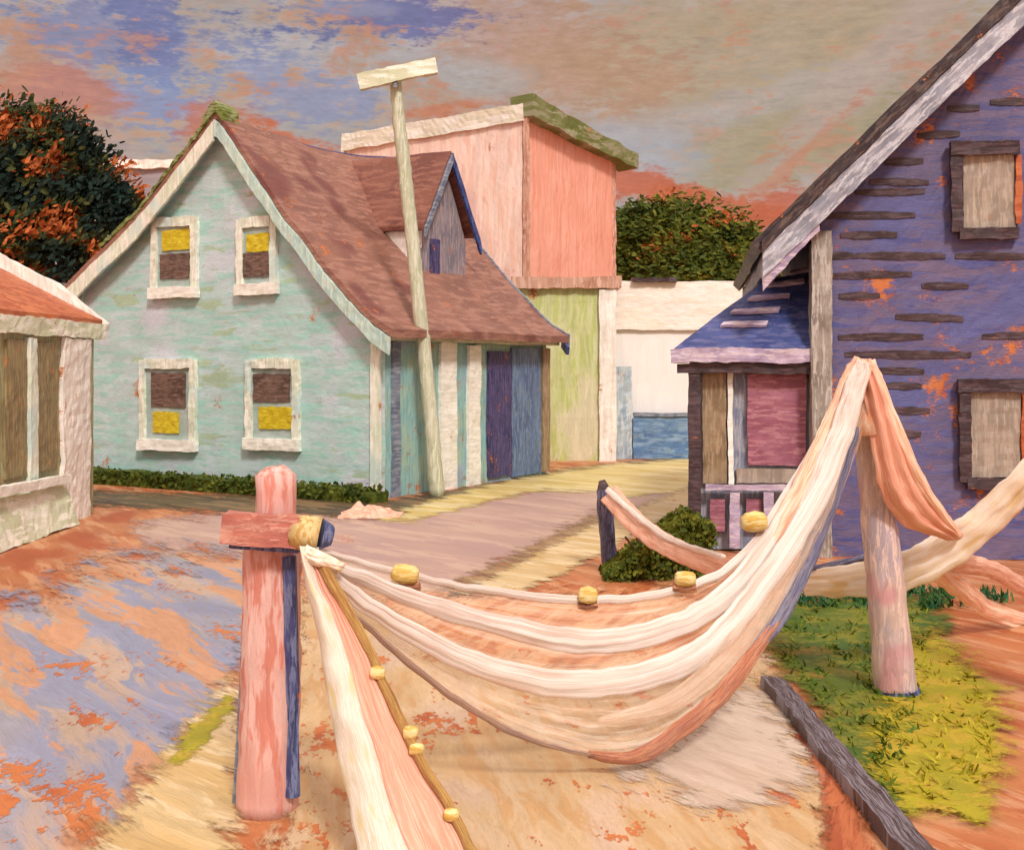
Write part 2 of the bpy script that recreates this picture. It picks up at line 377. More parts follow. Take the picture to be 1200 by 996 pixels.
ground_sheet('road', [(150,618),(200,606),(300,600),(440,606),(560,586),(700,560),(800,556),(830,585),(720,600),(640,640),(520,692),(440,700),(380,668),(300,650),(230,652),(170,640)], 1, M['road'])
ground_sheet('road_edge', [(512,694),(600,650),(700,600),(712,612),(640,652),(560,690)], 2, M['roadedge'], 1.0)
ground_sheet('path', [(440,612),(500,588),(600,562),(700,546),(810,536),(860,540),(860,562),(810,574),(720,584),(700,578),(640,574),(560,590),(480,612)], 3, M['path'], .5)
ground_sheet('verge', [(60,574),(300,580),(450,588),(560,568),(650,552),(810,534),(830,545),(650,560),(560,580),(470,606),(300,602),(80,590)], 2, M['darkearth'], .6)
ground_sheet('sandy_path', [(540,694),(620,654),(700,612),(820,566),(835,580),(740,628),(660,672),(600,696)], 4, M['strip'], .6)
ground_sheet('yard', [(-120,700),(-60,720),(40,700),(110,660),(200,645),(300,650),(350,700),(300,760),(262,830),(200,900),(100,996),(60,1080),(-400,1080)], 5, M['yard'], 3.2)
ground_sheet('track', [(270,800),(300,900),(260,1000),(240,1090),(40,1090),(110,990),(180,900),(225,850)], 6, M['strip'], 2.2)
ground_sheet('dry_streak', [(268,812),(274,826),(240,872),(208,896),(196,892),(222,856)], 7, M['turfy'], .6)
ground_sheet('sand', [(350,700),(420,690),(480,705),(600,712),(760,705),(900,720),(905,790),(945,870),(972,930),(985,1090),(300,1090),(330,960),(330,820)], 6, M['sand'], 2.0)
ground_sheet('apricot_sand', [(430,690),(560,700),(700,692),(800,690),(900,690),(900,705),(880,760),(800,790),(620,785),(500,760)], 7, M['orangelt'], 1.6)
ground_sheet('shell_sand', [(880,800),(905,815),(925,860),(955,905),(940,925),(880,940),(830,950),(800,930),(760,905),(720,915),(735,890),(800,860),(850,820)], 8, M['palesand'], 2.0)
ground_sheet('rust_soil', [(905,795),(960,870),(1010,960),(1040,1090),(975,1090),(965,930),(930,850)], 7, M['rust'], 1.0)
ground_sheet('turf', [(900,715),(1000,695),(1100,700),(1110,740),(1100,850),(1060,960),(1010,930),(960,840),(920,790),(895,755)], 8, M['turf'], 1.8)
ground_sheet('dry_turf', [(1050,745),(1110,745),(1165,800),(1180,880),(1150,960),(1060,950),(1020,900),(1030,830)], 9, M['turfy'], 2.2)

# ------------------------------------------------------------------ blue gabled house
CX, CY = -2.6, 24.3
UX, UY = .857, -.516
RZ = math.atan2(UY, UX)
house = thing('gabled_house', 'pale aqua gabled house with brown roof, four yellow-blinded windows and a dormer', 'house', (CX, CY, 0), RZ)
U = Vector((math.cos(RZ), math.sin(RZ), 0)); Vv = Vector((-math.sin(RZ), math.cos(RZ), 0))
def front(px, py):
    k = (px-600)/F; x = (k*CY-CX)/(U.x-k*U.y); Y = CY+x*U.y
    return x, Z(py, Y)
def side(px, py, x0=0.0):
    k = (px-600)/F; ox = CX+x0*U.x; oy = CY+x0*U.y
    t = (k*oy-ox)/(Vv.x-k*Vv.y); return t, Z(py, oy+t*Vv.y)
W_, L_ = 8.75, 6.65
prof = [(-9.35, 4.02), (-8.75, 4.45), (-6.5, 5.85), (-4.08, 7.85), (-2.2, 5.62), (-1.1, 4.45), (0, 3.45), (.5, 3.18)]
def rz_(x):
    for (a, za), (b, zb) in zip(prof, prof[1:]):
        if x <= b: t = max(0, (x-a)/(b-a)); return za+(zb-za)*t
    return prof[-1][1]
def slab_gable(b, y, th, mi=0):
    b.slab(lambda u, v: Vector((-W_+W_*u, y, v*(rz_(-W_+W_*u)-.06))), 84, 48, (0, th, 0), mi)
b = MB(); slab_gable(b, 0, .18); slab_gable(b, L_-.18, .18)
b.box((-W_, .19, 0), (-W_+.18, L_-.19, 4.3), .15)
b.build('wall', M['aqua'], house)
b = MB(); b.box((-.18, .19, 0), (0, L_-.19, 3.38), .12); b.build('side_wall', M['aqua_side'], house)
# roof, two slopes with thickness
def roofpt(x, y):
    sag = -.30*math.sin(math.pi*min(1, max(0, y/L_)))*max(0, 1-abs(x+4.17)/3)
    return Vector((x, y, rz_(x)+sag))
b = MB()
b.slab(lambda u, v: roofpt(-4.17+4.67*u, -.28+(L_+.55)*v), 50, 56, (0, 0, .16))
b.slab(lambda u, v: roofpt(-4.171-5.18*u, -.28+(L_+.55)*v), 50, 56, (0, 0, .16))
roof = b.build('roof', M['roof'], house)
# moss along left slope edge, ridge
b = MB()
b.slab(lambda u, v: roofpt(-4.1-3.6*u, -.30+.25*v)+Vector((0, 0, .165)), 60, 3, (0, 0, .10))
b.slab(lambda u, v: roofpt(-4.45+.55*u, -.34+.5*v)+Vector((0, 0, .17)), 8, 4, (0, 0, .22))
b.build('moss', M['olive'], roof, wobble=(.03, .05))
b = MB(); b.tube([roofpt(-4.17, y*.4)+Vector((0, 0, .2)) for y in range(0, 17)], .085, 7); b.build('ridge_cap', M['indigo'], roof)
# rake boards on the front
def rake(b, x0, x1, y, w, th, n=60, dz=-.02):
    b.slab(lambda u, v: Vector((x0+(x1-x0)*u, y, rz_(x0+(x1-x0)*u)+dz-w*(1-v))), n, 3, (0, th, 0))
b = MB(); rake(b, -9.4, -4.15, -.34, .40, .06); b.build('rake_board', M['trim'], house, wobble=(.03, .02))
b = MB(); rake(b, -4.18, .45, -.335, .34, .06); b.build('rake_board', M['mint'], house, wobble=(.03, .02))
b = MB(); rake(b, -2.75, .5, L_+.2, .26, .07, 40, .20); b.build('bargeboard', M['slate'], house, wobble=(.03, .02))
# corner boards, vertical trims, doors on the side wall
for (p0, p1, zt, m) in ((436, 452, 384, 'trim'), ):
    x0 = front(p0, 0)[0]; b = MB(); b.box((x0, -.06, 0), (.04, .0-.002, 3.4), .1); b.build('corner_board', M['trim'], house)
b = MB(); b.box((-W_-.03, -.06, 0), (-W_+.16, -.002, 4.4), .1); b.build('corner_board', M['mint'], house)
def sidebox(p0, p1, y0, y1, th, name, mat, parent=house):
    t0, _ = side(p0, 500); t1, _ = side(p1, 500); tm = (t0+t1)/2; Y = CY+tm*Vv.y
    b = MB(); b.box((.003, t0, max(.0, Z(y1, Y))), (th, t1, min(3.36, Z(y0, Y))), .1); return b.build(name, mat, parent, wobble=(.02, .018))
sidebox(458, 467, 398, 590, .05, 'batten_or_shade', M['slate'])
sidebox(514, 532, 402, 580, .08, 'batten_or_shade', M['white'])
sidebox(546, 560, 405, 572, .08, 'batten_or_shade', M['white'])
sidebox(570, 597, 412, 558, .06, 'door', M['indigo'])
sidebox(598, 632, 408, 556, .05, 'blue_panel', M['steel'])
sidebox(633, 641, 408, 552, .09, 'corner_board', M['ochreg'])
b = MB(); b.box((.06, -.1, 3.12), (.30, L_+.1, 3.30), .12); b.build('eave_board', M['trimh'], house)
b = MB(); b.bar((.30, L_+.26, 3.18), (.62, L_-.05, 2.98), .07, .2); b.build('eave_end', M['cobalt'], house)
# windows
def window(px0, py0, px1, py1, panes):
    x0, z1 = front(px0, py0); x1, z0 = front(px1, py1); fw = .17
    b = MB()
    b.box((x0, -.11, z0), (x0+fw, -.003, z1), .08); b.box((x1-fw, -.11, z0), (x1, -.003, z1), .08)
    b.box((x0+fw+.002, -.12, z1-fw*1.15), (x1-fw-.002, -.003, z1+.02), .08)
    fr = b.build('window', M['trim'], house, wobble=(.02, .03))
    b = MB(); b.box((x0-.02, -.16, z0-.10), (x1+.02, -.012, z0+.14), .08); b.build('sill', M['white'], fr, wobble=(.02, .03))
    b = MB(); b.box((x0+fw*.9, -.045, z0+.1), (x1-fw*.9, -.012, z1-fw), .1); b.build('sash', M['palepane'], fr)
    for (q0, q1, r0, r1, m, nm) in panes:
        a, zt = front(q0, r0); c, zb = front(q1, r1)
        b = MB(); b.box((a, -.078, zb), (c, -.048, zt), .07); b.build(nm, M[m], fr, wobble=(.02, .025))
window(180,258,234,343, [(193,230,271,292,'yellow','blind'), (190,224,299,326,'pane','pane')])
window(281,258,327,339, [(292,318,275,294,'yellow','blind'), (287,318,297,324,'pane','pane')])
window(167,422,232,524, [(180,220,437,477,'pane','pane'), (182,212,482,508,'yellow','blind')])
window(291,421,353,523, [(300,342,438,471,'pane','pane'), (306,350,476,503,'yellow','blind')])
# dormer
dx, dyc, dw, dze, dzr = -1.25, 4.05, 1.05, 5.55, 7.38
b = MB()
b.slab(lambda u, v: Vector((dx, dyc-dw*.9+dw*1.8*u, 4.3+v*((dze+(dzr-dze)*(1-abs(2*u-1)))-4.3))), 16, 20, (-.15, 0, 0))
dorm = b.build('dormer', M['greyl'], house)
b = MB(); b.box((-3.2, dyc-dw*.9-.02, 4.3), (dx-.002, dyc-dw*.9+.10, dze+.1), .12); b.build('side_panel', M['chalk'], dorm)
b = MB()
for sg in (-1, 1):
    b.slab(lambda u, v: Vector((-4.2+(dx+.22+4.2)*u, dyc+sg*(dw+.02)*v, dzr+.05-(dzr-dze-.05)*v)), 28, 16, (0, 0, .12))
b.build('dormer_roof', M['roofd'], dorm)
b = MB(); b.slab(lambda u, v: Vector((dx+.225, dyc+(dw+.16)*u, dzr+.12-(dzr-dze+.15)*u-.26*v)), 16, 3, (.06, 0, 0)); b.build('rake_board', M['cobalt'], dorm, wobble=(.02, .02))
b = MB(); b.slab(lambda u, v: Vector((dx+.225, dyc-(dw+.02)*u, dzr+.1-(dzr-dze-.05)*u-.22*v)), 16, 3, (.06, 0, 0)); b.build('rake_board', M['slate'], dorm, wobble=(.02, .02))
b = MB(); b.box((dx+.005, dyc-.55, 4.45), (dx+.05, dyc-.2, 5.5), .08); b.build('window', M['indigo'], dorm, wobble=(.02, .02))

# hedge at the foot of the house
def leafcloud(b, fn, n, size, mats, dirf=None, flat=.35):
    for _ in range(n):
        p, nrm = fn()
        L = size*random.uniform(.6, 1.4); Wd = L*flat*random.uniform(.7, 1.3)
        d = dirf() if dirf else Vector((random.gauss(0, 1), random.gauss(0, 1), random.gauss(0, .8)))
        d = (d+Vector([random.gauss(0, .55) for _ in range(3)])).normalized()
        sd = d.cross(nrm+Vector([random.gauss(0, .6) for _ in range(3)])).normalized()
        if sd.length < .5: continue
        bend = nrm*L*.12
        q = [p-d*L*.5, p-d*L*.2+sd*Wd*.5, p+d*L*.25+sd*Wd*.45+bend*.4, p+d*L*.5, p+d*L*.25-sd*Wd*.45+bend*.4, p-d*L*.2-sd*Wd*.5]
        b.add(q, [[0, 1, 2, 3, 4, 5]], mats(p))
hed = thing('hedge', 'low dark green hedge along the foot of the aqua house', 'hedge', (CX, CY, 0), RZ)
b = MB()
b.slab(lambda u, v: Vector((-W_+.1+(W_+.3)*u, -.25, -.02+(.24+.03*math.sin(u*31)+.10*(1-u))*v)), 50, 3, (0, -.5, 0))
def hf():
    return Vector((random.uniform(-W_+.1, .4), -.25-.6*random.random(), random.uniform(.02, .32))), Vector((0, -.7, .7))
leafcloud(b, hf, 2600, .10, lambda p: 0 if random.random() < .85 else 1, flat=.6); b.open = True
b.build('foliage', [M['leafg'], M['leafm']], hed, wobble=(.03, .04))

# ------------------------------------------------------------------ utility pole
py_ = 24.9
pl = thing('utility_pole', 'pale green utility pole with one crossarm beside the aqua house', 'utility pole', (X(510, py_), py_, 0))
off = Vector(pl.location)
pts = crom([P(512, 576, py_)-off+Vector((0, 0, -.1)), P(500, 440, py_)-off, P(482, 270, py_)-off, P(468, 150, py_)-off, P(462, 84, py_)-off], 60)
b = MB(); b.tube(pts, lambda t: .155-.03*t, 10, rough=.15); b.build('pole', M['pole'], pl, smooth=True)
b = MB(); b.bar(P(420, 97, py_-.22)-off, P(512, 77, py_-.22)-off, .16, .30, seg=.05); b.build('crossarm', M['whitegreen'], pl, wobble=(.03, .03))
b = MB(); b.tube([P(463, 100, py_-.34)-off, P(463, 100, py_+.2)-off], .05, 8); b.build('bolt', M['slate'], pl)

# ------------------------------------------------------------------ coral tower building behind
A0 = Vector((X(612, 42), 42, 0)); dl = Vector((-6.55, 4.3, 0)).normalized(); dr = Vector((4.3, 6.55, 0)).normalized()
tw = thing('tall_building', 'tall flat-roofed coral and pale pink building behind the aqua house', 'building', A0)
Lf, Rf = 7.9, 6.4
def top(l, r): return 11.35-.03*l-.12*r
b = MB(); b.slab(lambda u, v: dl*Lf*u+Vector((0, 0, top(Lf*u, 0)*v)), 50, 60, dr*.2); b.build('wall', M['pink'], tw, label='pale pink front wall')
b = MB(); b.slab(lambda u, v: dr*Rf*(.035+.965*u)+Vector((0, 0, top(0, Rf*u)*v-.02)), 40, 60, dl*.2); b.build('wall', M['coral'], tw, label='saturated coral side wall')
b = MB(); b.slab(lambda u, v: dl*Lf+dr*(.2+(Rf-.2)*u)+Vector((0, 0, (top(Lf, Rf*u)-.02)*v)), 20, 20, dl*-.2)
b.slab(lambda u, v: dr*Rf+dl*(.2+(Lf-.4)*u)+Vector((0, 0, (top(Lf*u, Rf)-.05)*v)), 20, 20, dr*-.2); b.build('rear_wall', M['pink'], tw)
b = MB(); b.slab(lambda u, v: dl*(Lf*u*.98+.05)+dr*(.1+(Rf-.2)*v)+Vector((0, 0, top(Lf*u, Rf*v)-.12)), 20, 20, (0, 0, .1)); b.build('roof', M['distgrey'], tw)
b = MB(); b.slab(lambda u, v: dl*(-.1+(Lf+.2)*u)-dr*.12+Vector((0, 0, top(Lf*u, 0)-.42+.6*v)), 60, 4, dr*.3); b.build('parapet', M['whitefar'], tw, wobble=(.05, .03))
b = MB(); b.slab(lambda u, v: dl*Lf-dr*.12+dl*.1*(1-u)+Vector((0, 0, top(Lf, 0)-1.2+.9*v)), 3, 8, dr*.25); b.build('downpipe', M['whitefar'], tw, wobble=(.05, .06))
b = MB(); b.slab(lambda u, v: -dl*.5+dr*(-.1+(Rf+1.3)*u)+Vector((0, 0, top(0, Rf*u)-.30+(.75-.2*u)*v)), 50, 5, dl*.9)
b.build('eave', M['olivefar'], tw, wobble=(.08, .03))
b = MB(); b.slab(lambda u, v: -dr*.05-dl*(.06+.16*u)+Vector((0, 0, 11.2*v)), 2, 80, dr*.2); b.build('corner_board', M['pinktrim'], tw, wobble=(.04, .03))
b = MB(); b.slab(lambda u, v: dr*(Rf-.05+.35*u)+Vector((0, 0, 10.4*v)), 3, 60, dl*.15); b.build('corner_board', M['pinktrim'], tw, wobble=(.05, .05))

# ------------------------------------------------------------------ pale green house
gy = 34.2
gh = thing('green_house', 'pale yellow-green house front between the aqua house and the white building', 'house', (X(680, gy), gy, 0))
off = Vector(gh.location)
b = MB(); b.box(P(606, 545, gy)-off-Vector((0, 0, .3)), P(712, 336, gy+.0)-off+Vector((0, 3.5, 0)), .2)
b.build('wall', M['lime'], gh)
b = MB(); b.box(P(600, 338, gy)-off-Vector((0, .2, 0)), P(727, 326, gy)-off+Vector((0, 3.7, .02)), .12); b.build('coping', M['pinktrim'], gh, wobble=(.04, .05))
b = MB(); b.box(P(702, 545, gy)-off-Vector((0, .14, .3)), P(722, 339, gy)-off+Vector((0, -.01, 0)), .1); b.build('corner_board', M['chalk'], gh, wobble=(.04, .015))
# ------------------------------------------------------------------ white building
wy = 35.3
wh = thing('white_building', 'plain white building with cream upper band behind the blue fence', 'building', (X(800, wy), wy, 0))
off = Vector(wh.location)
b = MB(); b.box(Vector((X(716, wy), wy, -.05))-off, P(880, 387, wy)-off+Vector((0, 5, 0)), .3); b.build('wall', M['cream2'], wh)
b = MB(); b.slab(lambda u, v: P(716+162*u, 387-57*v, wy)-off+Vector((0, -.12, 0)), 60, 20, (0, 5.2, 0)); b.build('upper_wall', M['cream'], wh, wobble=(.03, .012))
b = MB(); b.slab(lambda u, v: P(740+52*u, 331-5*v, wy)-off+Vector((0, -.3, 0)), 20, 2, (0, .4, 0)); b.build('roof_vent', M['umber'], wh, wobble=(.03, .05))
# blue fence
by = 34.95
fb = thing('board_fence', 'low blue board fence standing in front of the white building', 'fence', (X(765, by), by, 0))
off = Vector(fb.location)
b = MB(); b.box(Vector((X(742, by), by, 0))-off, P(808, 488, by)-off+Vector((0, .12, 0)), .15); b.build('boards', M['bluebox'], fb, wobble=(.03, .04))
b = MB(); b.box(Vector((X(720, by), by-.1, 0))-off, P(740, 430, by)-off+Vector((0, .02, 0)), .12); b.build('gate_post', M['paleblue'], fb, wobble=(.03, .04))
b = MB(); b.box(P(742, 488, by)-off+Vector((0, -.05, .005)), P(808, 485, by)-off+Vector((0, .16, .03)), .12); b.build('rail', M['slate'], fb, wobble=(.02, .02))

# ------------------------------------------------------------------ distant things
hy = 80.0
b = MB()
def hl(u, v):
    x = X(560, hy)+X(1160, hy)*u*1.0
    return Vector((x, hy-6+30*v, max(-.5, (10.2*math.sin(math.pi*min(1, u*1.15))**.6 if u < .87 else 0)*math.sin(math.pi*(.12+.76*v))**.8 + mn.noise(Vector((x*.15, v*3, 0)))*.7-.3)))
b.sheet(hl, 60, 14); b.open = True
b.build('hill', M['hill'], wobble=None, kind='structure', smooth=True)
dy_ = 62.0
dh = thing('distant_house', 'distant grey house with a white roof edge behind the dark tree', 'house', (X(170, dy_), dy_, 0))
off = Vector(dh.location)
b = MB(); b.box((-2.6, 0, 0), (2.6, 5, Z(195, dy_)), .5); b.build('wall', M['distgrey'], dh)
b = MB(); b.slab(lambda u, v: Vector((-2.9+5.8*u, -.25, Z(196, dy_)+.42*v-.1*math.sin(u*3.1))), 30, 2, (0, 5.5, 0)); b.build('roof', M['chalk'], dh, wobble=(.06, .08))

# ------------------------------------------------------------------ trees
def blob_tree(root, lobes, n, size, mats, pick, dirf, trunk_r, limbs):
    b = MB()
    tw_ = sum(r*r for c, r, s in lobes)
    def fn():
        k = random.random()*tw_; 
        for c, r, s in lobes:
            k -= r*r
            if k <= 0: break
        d = Vector([random.gauss(0, 1) for _ in range(3)]).normalized()
        q = Vector((d.x*s[0], d.y*s[1], d.z*s[2]))*r*(random.random()**.30)*(1+.42*mn.noise(d*2.3+Vector(c))+random.choice((0, 0, 0, .12)))
        return Vector(c)+q, (d+Vector((0, -.3, .2))).normalized()
    leafcloud(b, fn, n, size, pick, dirf); b.open = True
    b.build('crown', mats, root, wobble=None)
    b = MB(); top = lobes[0][0]
    b.tube(crom([(0, 0, -.1), (.1, 0, top[2]*.35), (-.05, 0, top[2]*.8)], 14), lambda t: trunk_r*(1-.55*t), 9, rough=.2)
    for a in limbs: b.tube(crom([(0, 0, top[2]*.45), ((a[0])*.5, a[1]*.5, (top[2]*.45+a[2])*.55), a], 10), lambda t: trunk_r*.45*(1-.8*t), 7, rough=.2)
    b.build('trunk', M['bark'], root, smooth=True)
ty = 36.0
t1 = thing('dark_tree', 'dark green and russet leafy tree behind the porch at left', 'tree', (X(45, ty), ty, 0))
def zc(py, Y=ty): return Z(py, Y)
def lx(px, Y=ty, c=45): return X(px, Y)-X(c, Y)
lob = [((lx(30), 0, zc(215)), 2.25, (1, 1, 1)), ((lx(62), -.3, zc(185)), 1.6, (1, 1, .95)), ((lx(100), .1, zc(250)), 1.6, (1, 1, 1.2)), ((lx(-30), 0, zc(230)), 2.2, (1, 1, 1)),
       ((lx(60), -.6, zc(290)), 1.7, (1.1, 1, .9)), ((lx(137), 0, zc(236)), .8, (1.1, 1, .8)), ((lx(20), 0, zc(160)), 1.15, (1.2, 1, .7))]
def pick1(p):
    q = mn.noise(p*Vector((.9, .9, .9))*.55 if False else Vector((p.x*.8+p.z*.5, p.y*.5, p.z*.9-p.x*.4)))
    r = q+random.gauss(0, .10)
    return 2 if r > .17 else (1 if r < -.14 else 0)
blob_tree(t1, lob, 22000, .24, [M['leafd'], M['leafb'], M['leafo']], pick1, lambda: Vector((.8, 0, .6)), .3, [(1.6, 0, zc(240)), (-1.8, .3, zc(210)), (.4, -.4, zc(180))])
ty2 = 56.0
t2 = thing('domed_tree', 'broad dome-shaped moss green tree behind the white building', 'tree', (X(800, ty2), ty2, 0))
lob = [((0, 0, Z(300, ty2)), 2.7, (1.3, 1, .95)), ((-1.9, 0, Z(285, ty2)), 1.9, (1.0, 1, .95)), ((2.2, 0, Z(302, ty2)), 1.9, (1.1, 1, .85)), ((-.4, -.3, Z(268, ty2)), 1.6, (1.5, 1, .75)), ((.4, -1, Z(325, ty2)), 2.5, (1.5, 1, .6))]
def pick2(p):
    q = mn.noise(Vector((p.x*.5, p.y*.4, p.z*1.1+40)))+random.gauss(0, .16)
    return 2 if q > .42 else (1 if q < -.05 else 0)
blob_tree(t2, lob, 22000, .30, [M['leafm'], M['leafg'], M['leafo']], pick2, lambda: Vector((1, 0, -.15)), .35, [(2, 0, Z(310, ty2)), (-2, 0, Z(300, ty2))])

# shrub beside the slate post
sh = thing('shrub', 'low dark olive shrub on the ground beside the short slate post', 'shrub', (X(775, 15.3), 15.3, 0))
b = MB()
def shf():
    t = random.random(); x = -.72+1.35*t
    hmax = (.06+.78*max(0, min(1, (x+.72)/1.0)))*(1-.25*max(0, x-.3)/.4)
    return Vector((x, random.uniform(-.4, .5), random.random()**.7*hmax)), Vector((random.gauss(0, .4), -1, .5))
leafcloud(b, shf, 5200, .07, lambda p: 0 if random.random() < .6 else 1, lambda: Vector((.5, 0, .8)), .5); b.open = True
b.build('foliage', [M['leafm'], M['leafg']], sh, wobble=None)
b = MB()
for k in range(7): b.tube([(0, 0, -.02), (-.3+.1*k, .05*(k % 3), .3), (-.45+.14*k, .07*(k % 3), .5)], .014, 5)
b.build('stem', M['bark'], sh, wobble=None)

# ------------------------------------------------------------------ porch house at left
lhx = -7.45
lp = thing('porch_house', 'low olive-walled porch with rust roof and white corner post at left edge', 'porch', (lhx, 22, 0))
def ly(px):                                       # photo column -> distance along the wall plane
    return lhx*F/(px-600)
def lbox(p0, p1, z0, z1, th, name, mat, base=.004, wb=(.02, .02)):
    y0, y1 = ly(p0)-22, ly(p1)-22
    b = MB(); b.box((base, y0, z0), (th, y1, z1), .1); return b.build(name, mat, lp, wobble=wb)
b = MB(); b.box((-.2, -10, .02), (0, 0, 3.2), .16); b.box((-3.4, -.2, .02), (-.21, 0, 3.2), .2); b.build('wall', M['olivew'], lp)
lbox(4, 29, .95, 3.0, .04, 'screen', M['olived']); lbox(38, 66, .95, 3.0, .04, 'screen', M['olived'])
lbox(-60, -4, .95, 3.0, .04, 'screen', M['olived'])
lbox(29, 37, .6, 3.05, .10, 'mullion', M['trim']); 
lbox(70, 101, -.02, 3.08, .08, 'corner_post', M['chalk'], wb=(.03, .03))
b = MB(); b.bar((.2, -10, .95), (.2, ly(66)-22, .78), .12, .14); b.build('rail', M['white'], lp, wobble=(.02, .02))
b = MB(); b.slab(lambda u, v: Vector((.12+.2*(1-v), -10+(ly(70)-22+10)*u, .02+.68*v)), 70, 6, (-.12, 0, 0)); b.build('skirting', M['whitegreen'], lp, wobble=(.03, .03))
b = MB(); b.slab(lambda u, v: Vector((.10, -10+10.35*u, 3.10+.27*v)), 80, 3, (-.09, 0, 0)); b.build('fascia', M['whitegreen'], lp, wobble=(.03, .03))
b = MB(); b.slab(lambda u, v: Vector((.06-2.8*v, -10+10.3*u, 3.36+1.42*v)), 60, 18, (0, 0, .08)); b.slab(lambda u, v: Vector((-2.741-2.6*v, -10+10.3*u, 4.78-1.2*v)), 30, 10, (0, 0, .08))
rf = b.build('roof', M['orange_roof'], lp)
b = MB(); b.slab(lambda u, v: Vector((.12-2.85*u, .31, 3.20+1.42*u+(.16+.30*min(1, u*3))*v)), 40, 3, (0, .3, 0)); b.build('rake_board', M['chalk'], rf, wobble=(.03, .03))

# ------------------------------------------------------------------ violet shingled house at right
ry = 17.0
rx0 = X(962, ry)
RHR = R(-8.5)
rh = thing('shingled_house', 'violet shingled gable house with silver rake board and lean-to porch at right', 'house', (rx0, ry, 0), RHR)
RUx, RUy = math.cos(RHR), math.sin(RHR)
def rp(px, py, d=0):                                 # photo position -> (x, z) on the house's own plane y = d
    k = (px-600)/F; ox = rx0-d*RUy; oy = ry+d*RUx
    x = (k*oy-ox)/(RUx-k*RUy); return x, Z(py, oy+x*RUy)
ex, ez = rp(900, 290); gx, gz = rp(1200, -2)
sl = (gz-ez)/(gx-ex)
RX = 5.0                                     # ridge position
def rtop(x): return ez+sl*(x-ex) if x < RX else ez+sl*(2*RX-x-ex)
WR = 2*RX
b = MB()
b.slab(lambda u, v: Vector((WR*u, 0, v*(rtop(WR*u)-.12))), 100, 70, (0, .2, 0))
b.box((0, .21, 0), (.2, 7.8, 4.6), .25); b.box((WR-.2, .21, 0), (WR, 7.8, 4.6), .4)
b.slab(lambda u, v: Vector((WR*u, 7.8, v*(rtop(WR*u)-.12))), 30, 20, (0, .2, 0))
# siding shadows between courses, put in as short dark strips proud of the wall
lap_shadows = [(1020,1088,214),(1037,1082,190),(1003,1083,228),(962,1072,253),(985,1052,276),(970,1000,300),(1000,1108,300),(975,1068,324),(1080,1135,336),(984,1032,348),(1050,1128,372),(983,1082,395),(990,1138,415),
        (1030,1082,433),(1035,1080,452),(1045,1090,482),(1050,1080,508),(1145,1200,300),(1110,1148,128),(1075,1125,160),(1150,1215,395),(1160,1230,120),(1120,1180,300)]
for (a, c, y) in lap_shadows:
    y += random.uniform(-1, 1)
    x0, z = rp(a, y); x1, _ = rp(c, y); tilt = random.uniform(-.02, .02)
    b.slab(lambda u, v: Vector((x0+(x1-x0)*u, -.016, z+tilt*u+.085*(v-.5)*(.75+.5*math.sin(3.1*u)))), max(4, int((x1-x0)/.06)), 2, (0, .06, 0), 1)
for k in range(0):                                  # further courses, same violet
    z = .5+k*.27
    xs = 0.03 if z < 4.3 else (z-ez)/sl+ex+.25
    b.slab(lambda u, v: Vector((xs+(WR-xs*2-.03)*u, -.010-.006*(1-v), z+.05*v)), 70, 1, (0, .03, 0), 0)
b.build('siding', [M['violet'], M['umber']], rh, wobble=(.02, .018))
# roof
b = MB()
b.slab(lambda u, v: Vector((ex-.12+(RX-ex+.12)*u, -.45+8.9*v, rtop(ex-.12+(RX-ex+.12)*u)+.02)), 50, 40, (-.12, 0, .12))
b.slab(lambda u, v: Vector((RX+.001+(RX-ex+.12)*u, -.45+8.9*v, rtop(RX+(RX-ex+.12)*u)+.02)), 30, 20, (.12, 0, .12))
rroof = b.build('roof', M['rakeb'], rh)
b = MB(); b.slab(lambda u, v: Vector((ex-.1+(RX-ex+.1)*u, -.50, rtop(ex-.1+(RX-ex+.1)*u)-.36+.36*v)), 90, 4, (0, .07, 0)); b.build('rake_board', M['rakeg'], rroof, wobble=(.02, .025))
b = MB(); b.slab(lambda u, v: Vector((ex-.12+(RX-ex+.12)*u, -.53, rtop(ex-.12+(RX-ex+.12)*u)+.01+.15*v)), 90, 3, (0, .1, 0)); b.build('rake_edge', M['rakeb'], rroof, wobble=(.02, .025))
x0, z0 = rp(905, 345); x1, z1 = rp(950, 272)
b = MB(); b.slab(lambda u, v: Vector((ex-.10+.75*u, -.47, ez-.20-.42*v*(1-u*.55)+sl*.6*u)), 12, 6, (0, .3, 0)); b.build('eave_return', M['lilac'], rroof, wobble=(.03, .03))
b = MB(); b.slab(lambda u, v: Vector((ex-.05, -.4+8.5*u, ez-.36+.3*v)), 40, 2, (.12, 0, 0)); b.build('eave_board', M['slate'], rroof)
# corner board
b = MB(); x0, _ = rp(950, 400); x1, _ = rp(974, 400); b.box((x0, -.14, 0), (x1, -.045, rp(960, 272)[1]), .08); b.box((x0, -.04, 0), (-.002, .3, rp(960, 285)[1]), .1)
b.build('corner_board', M['corner'], rh, wobble=(.02, .02))
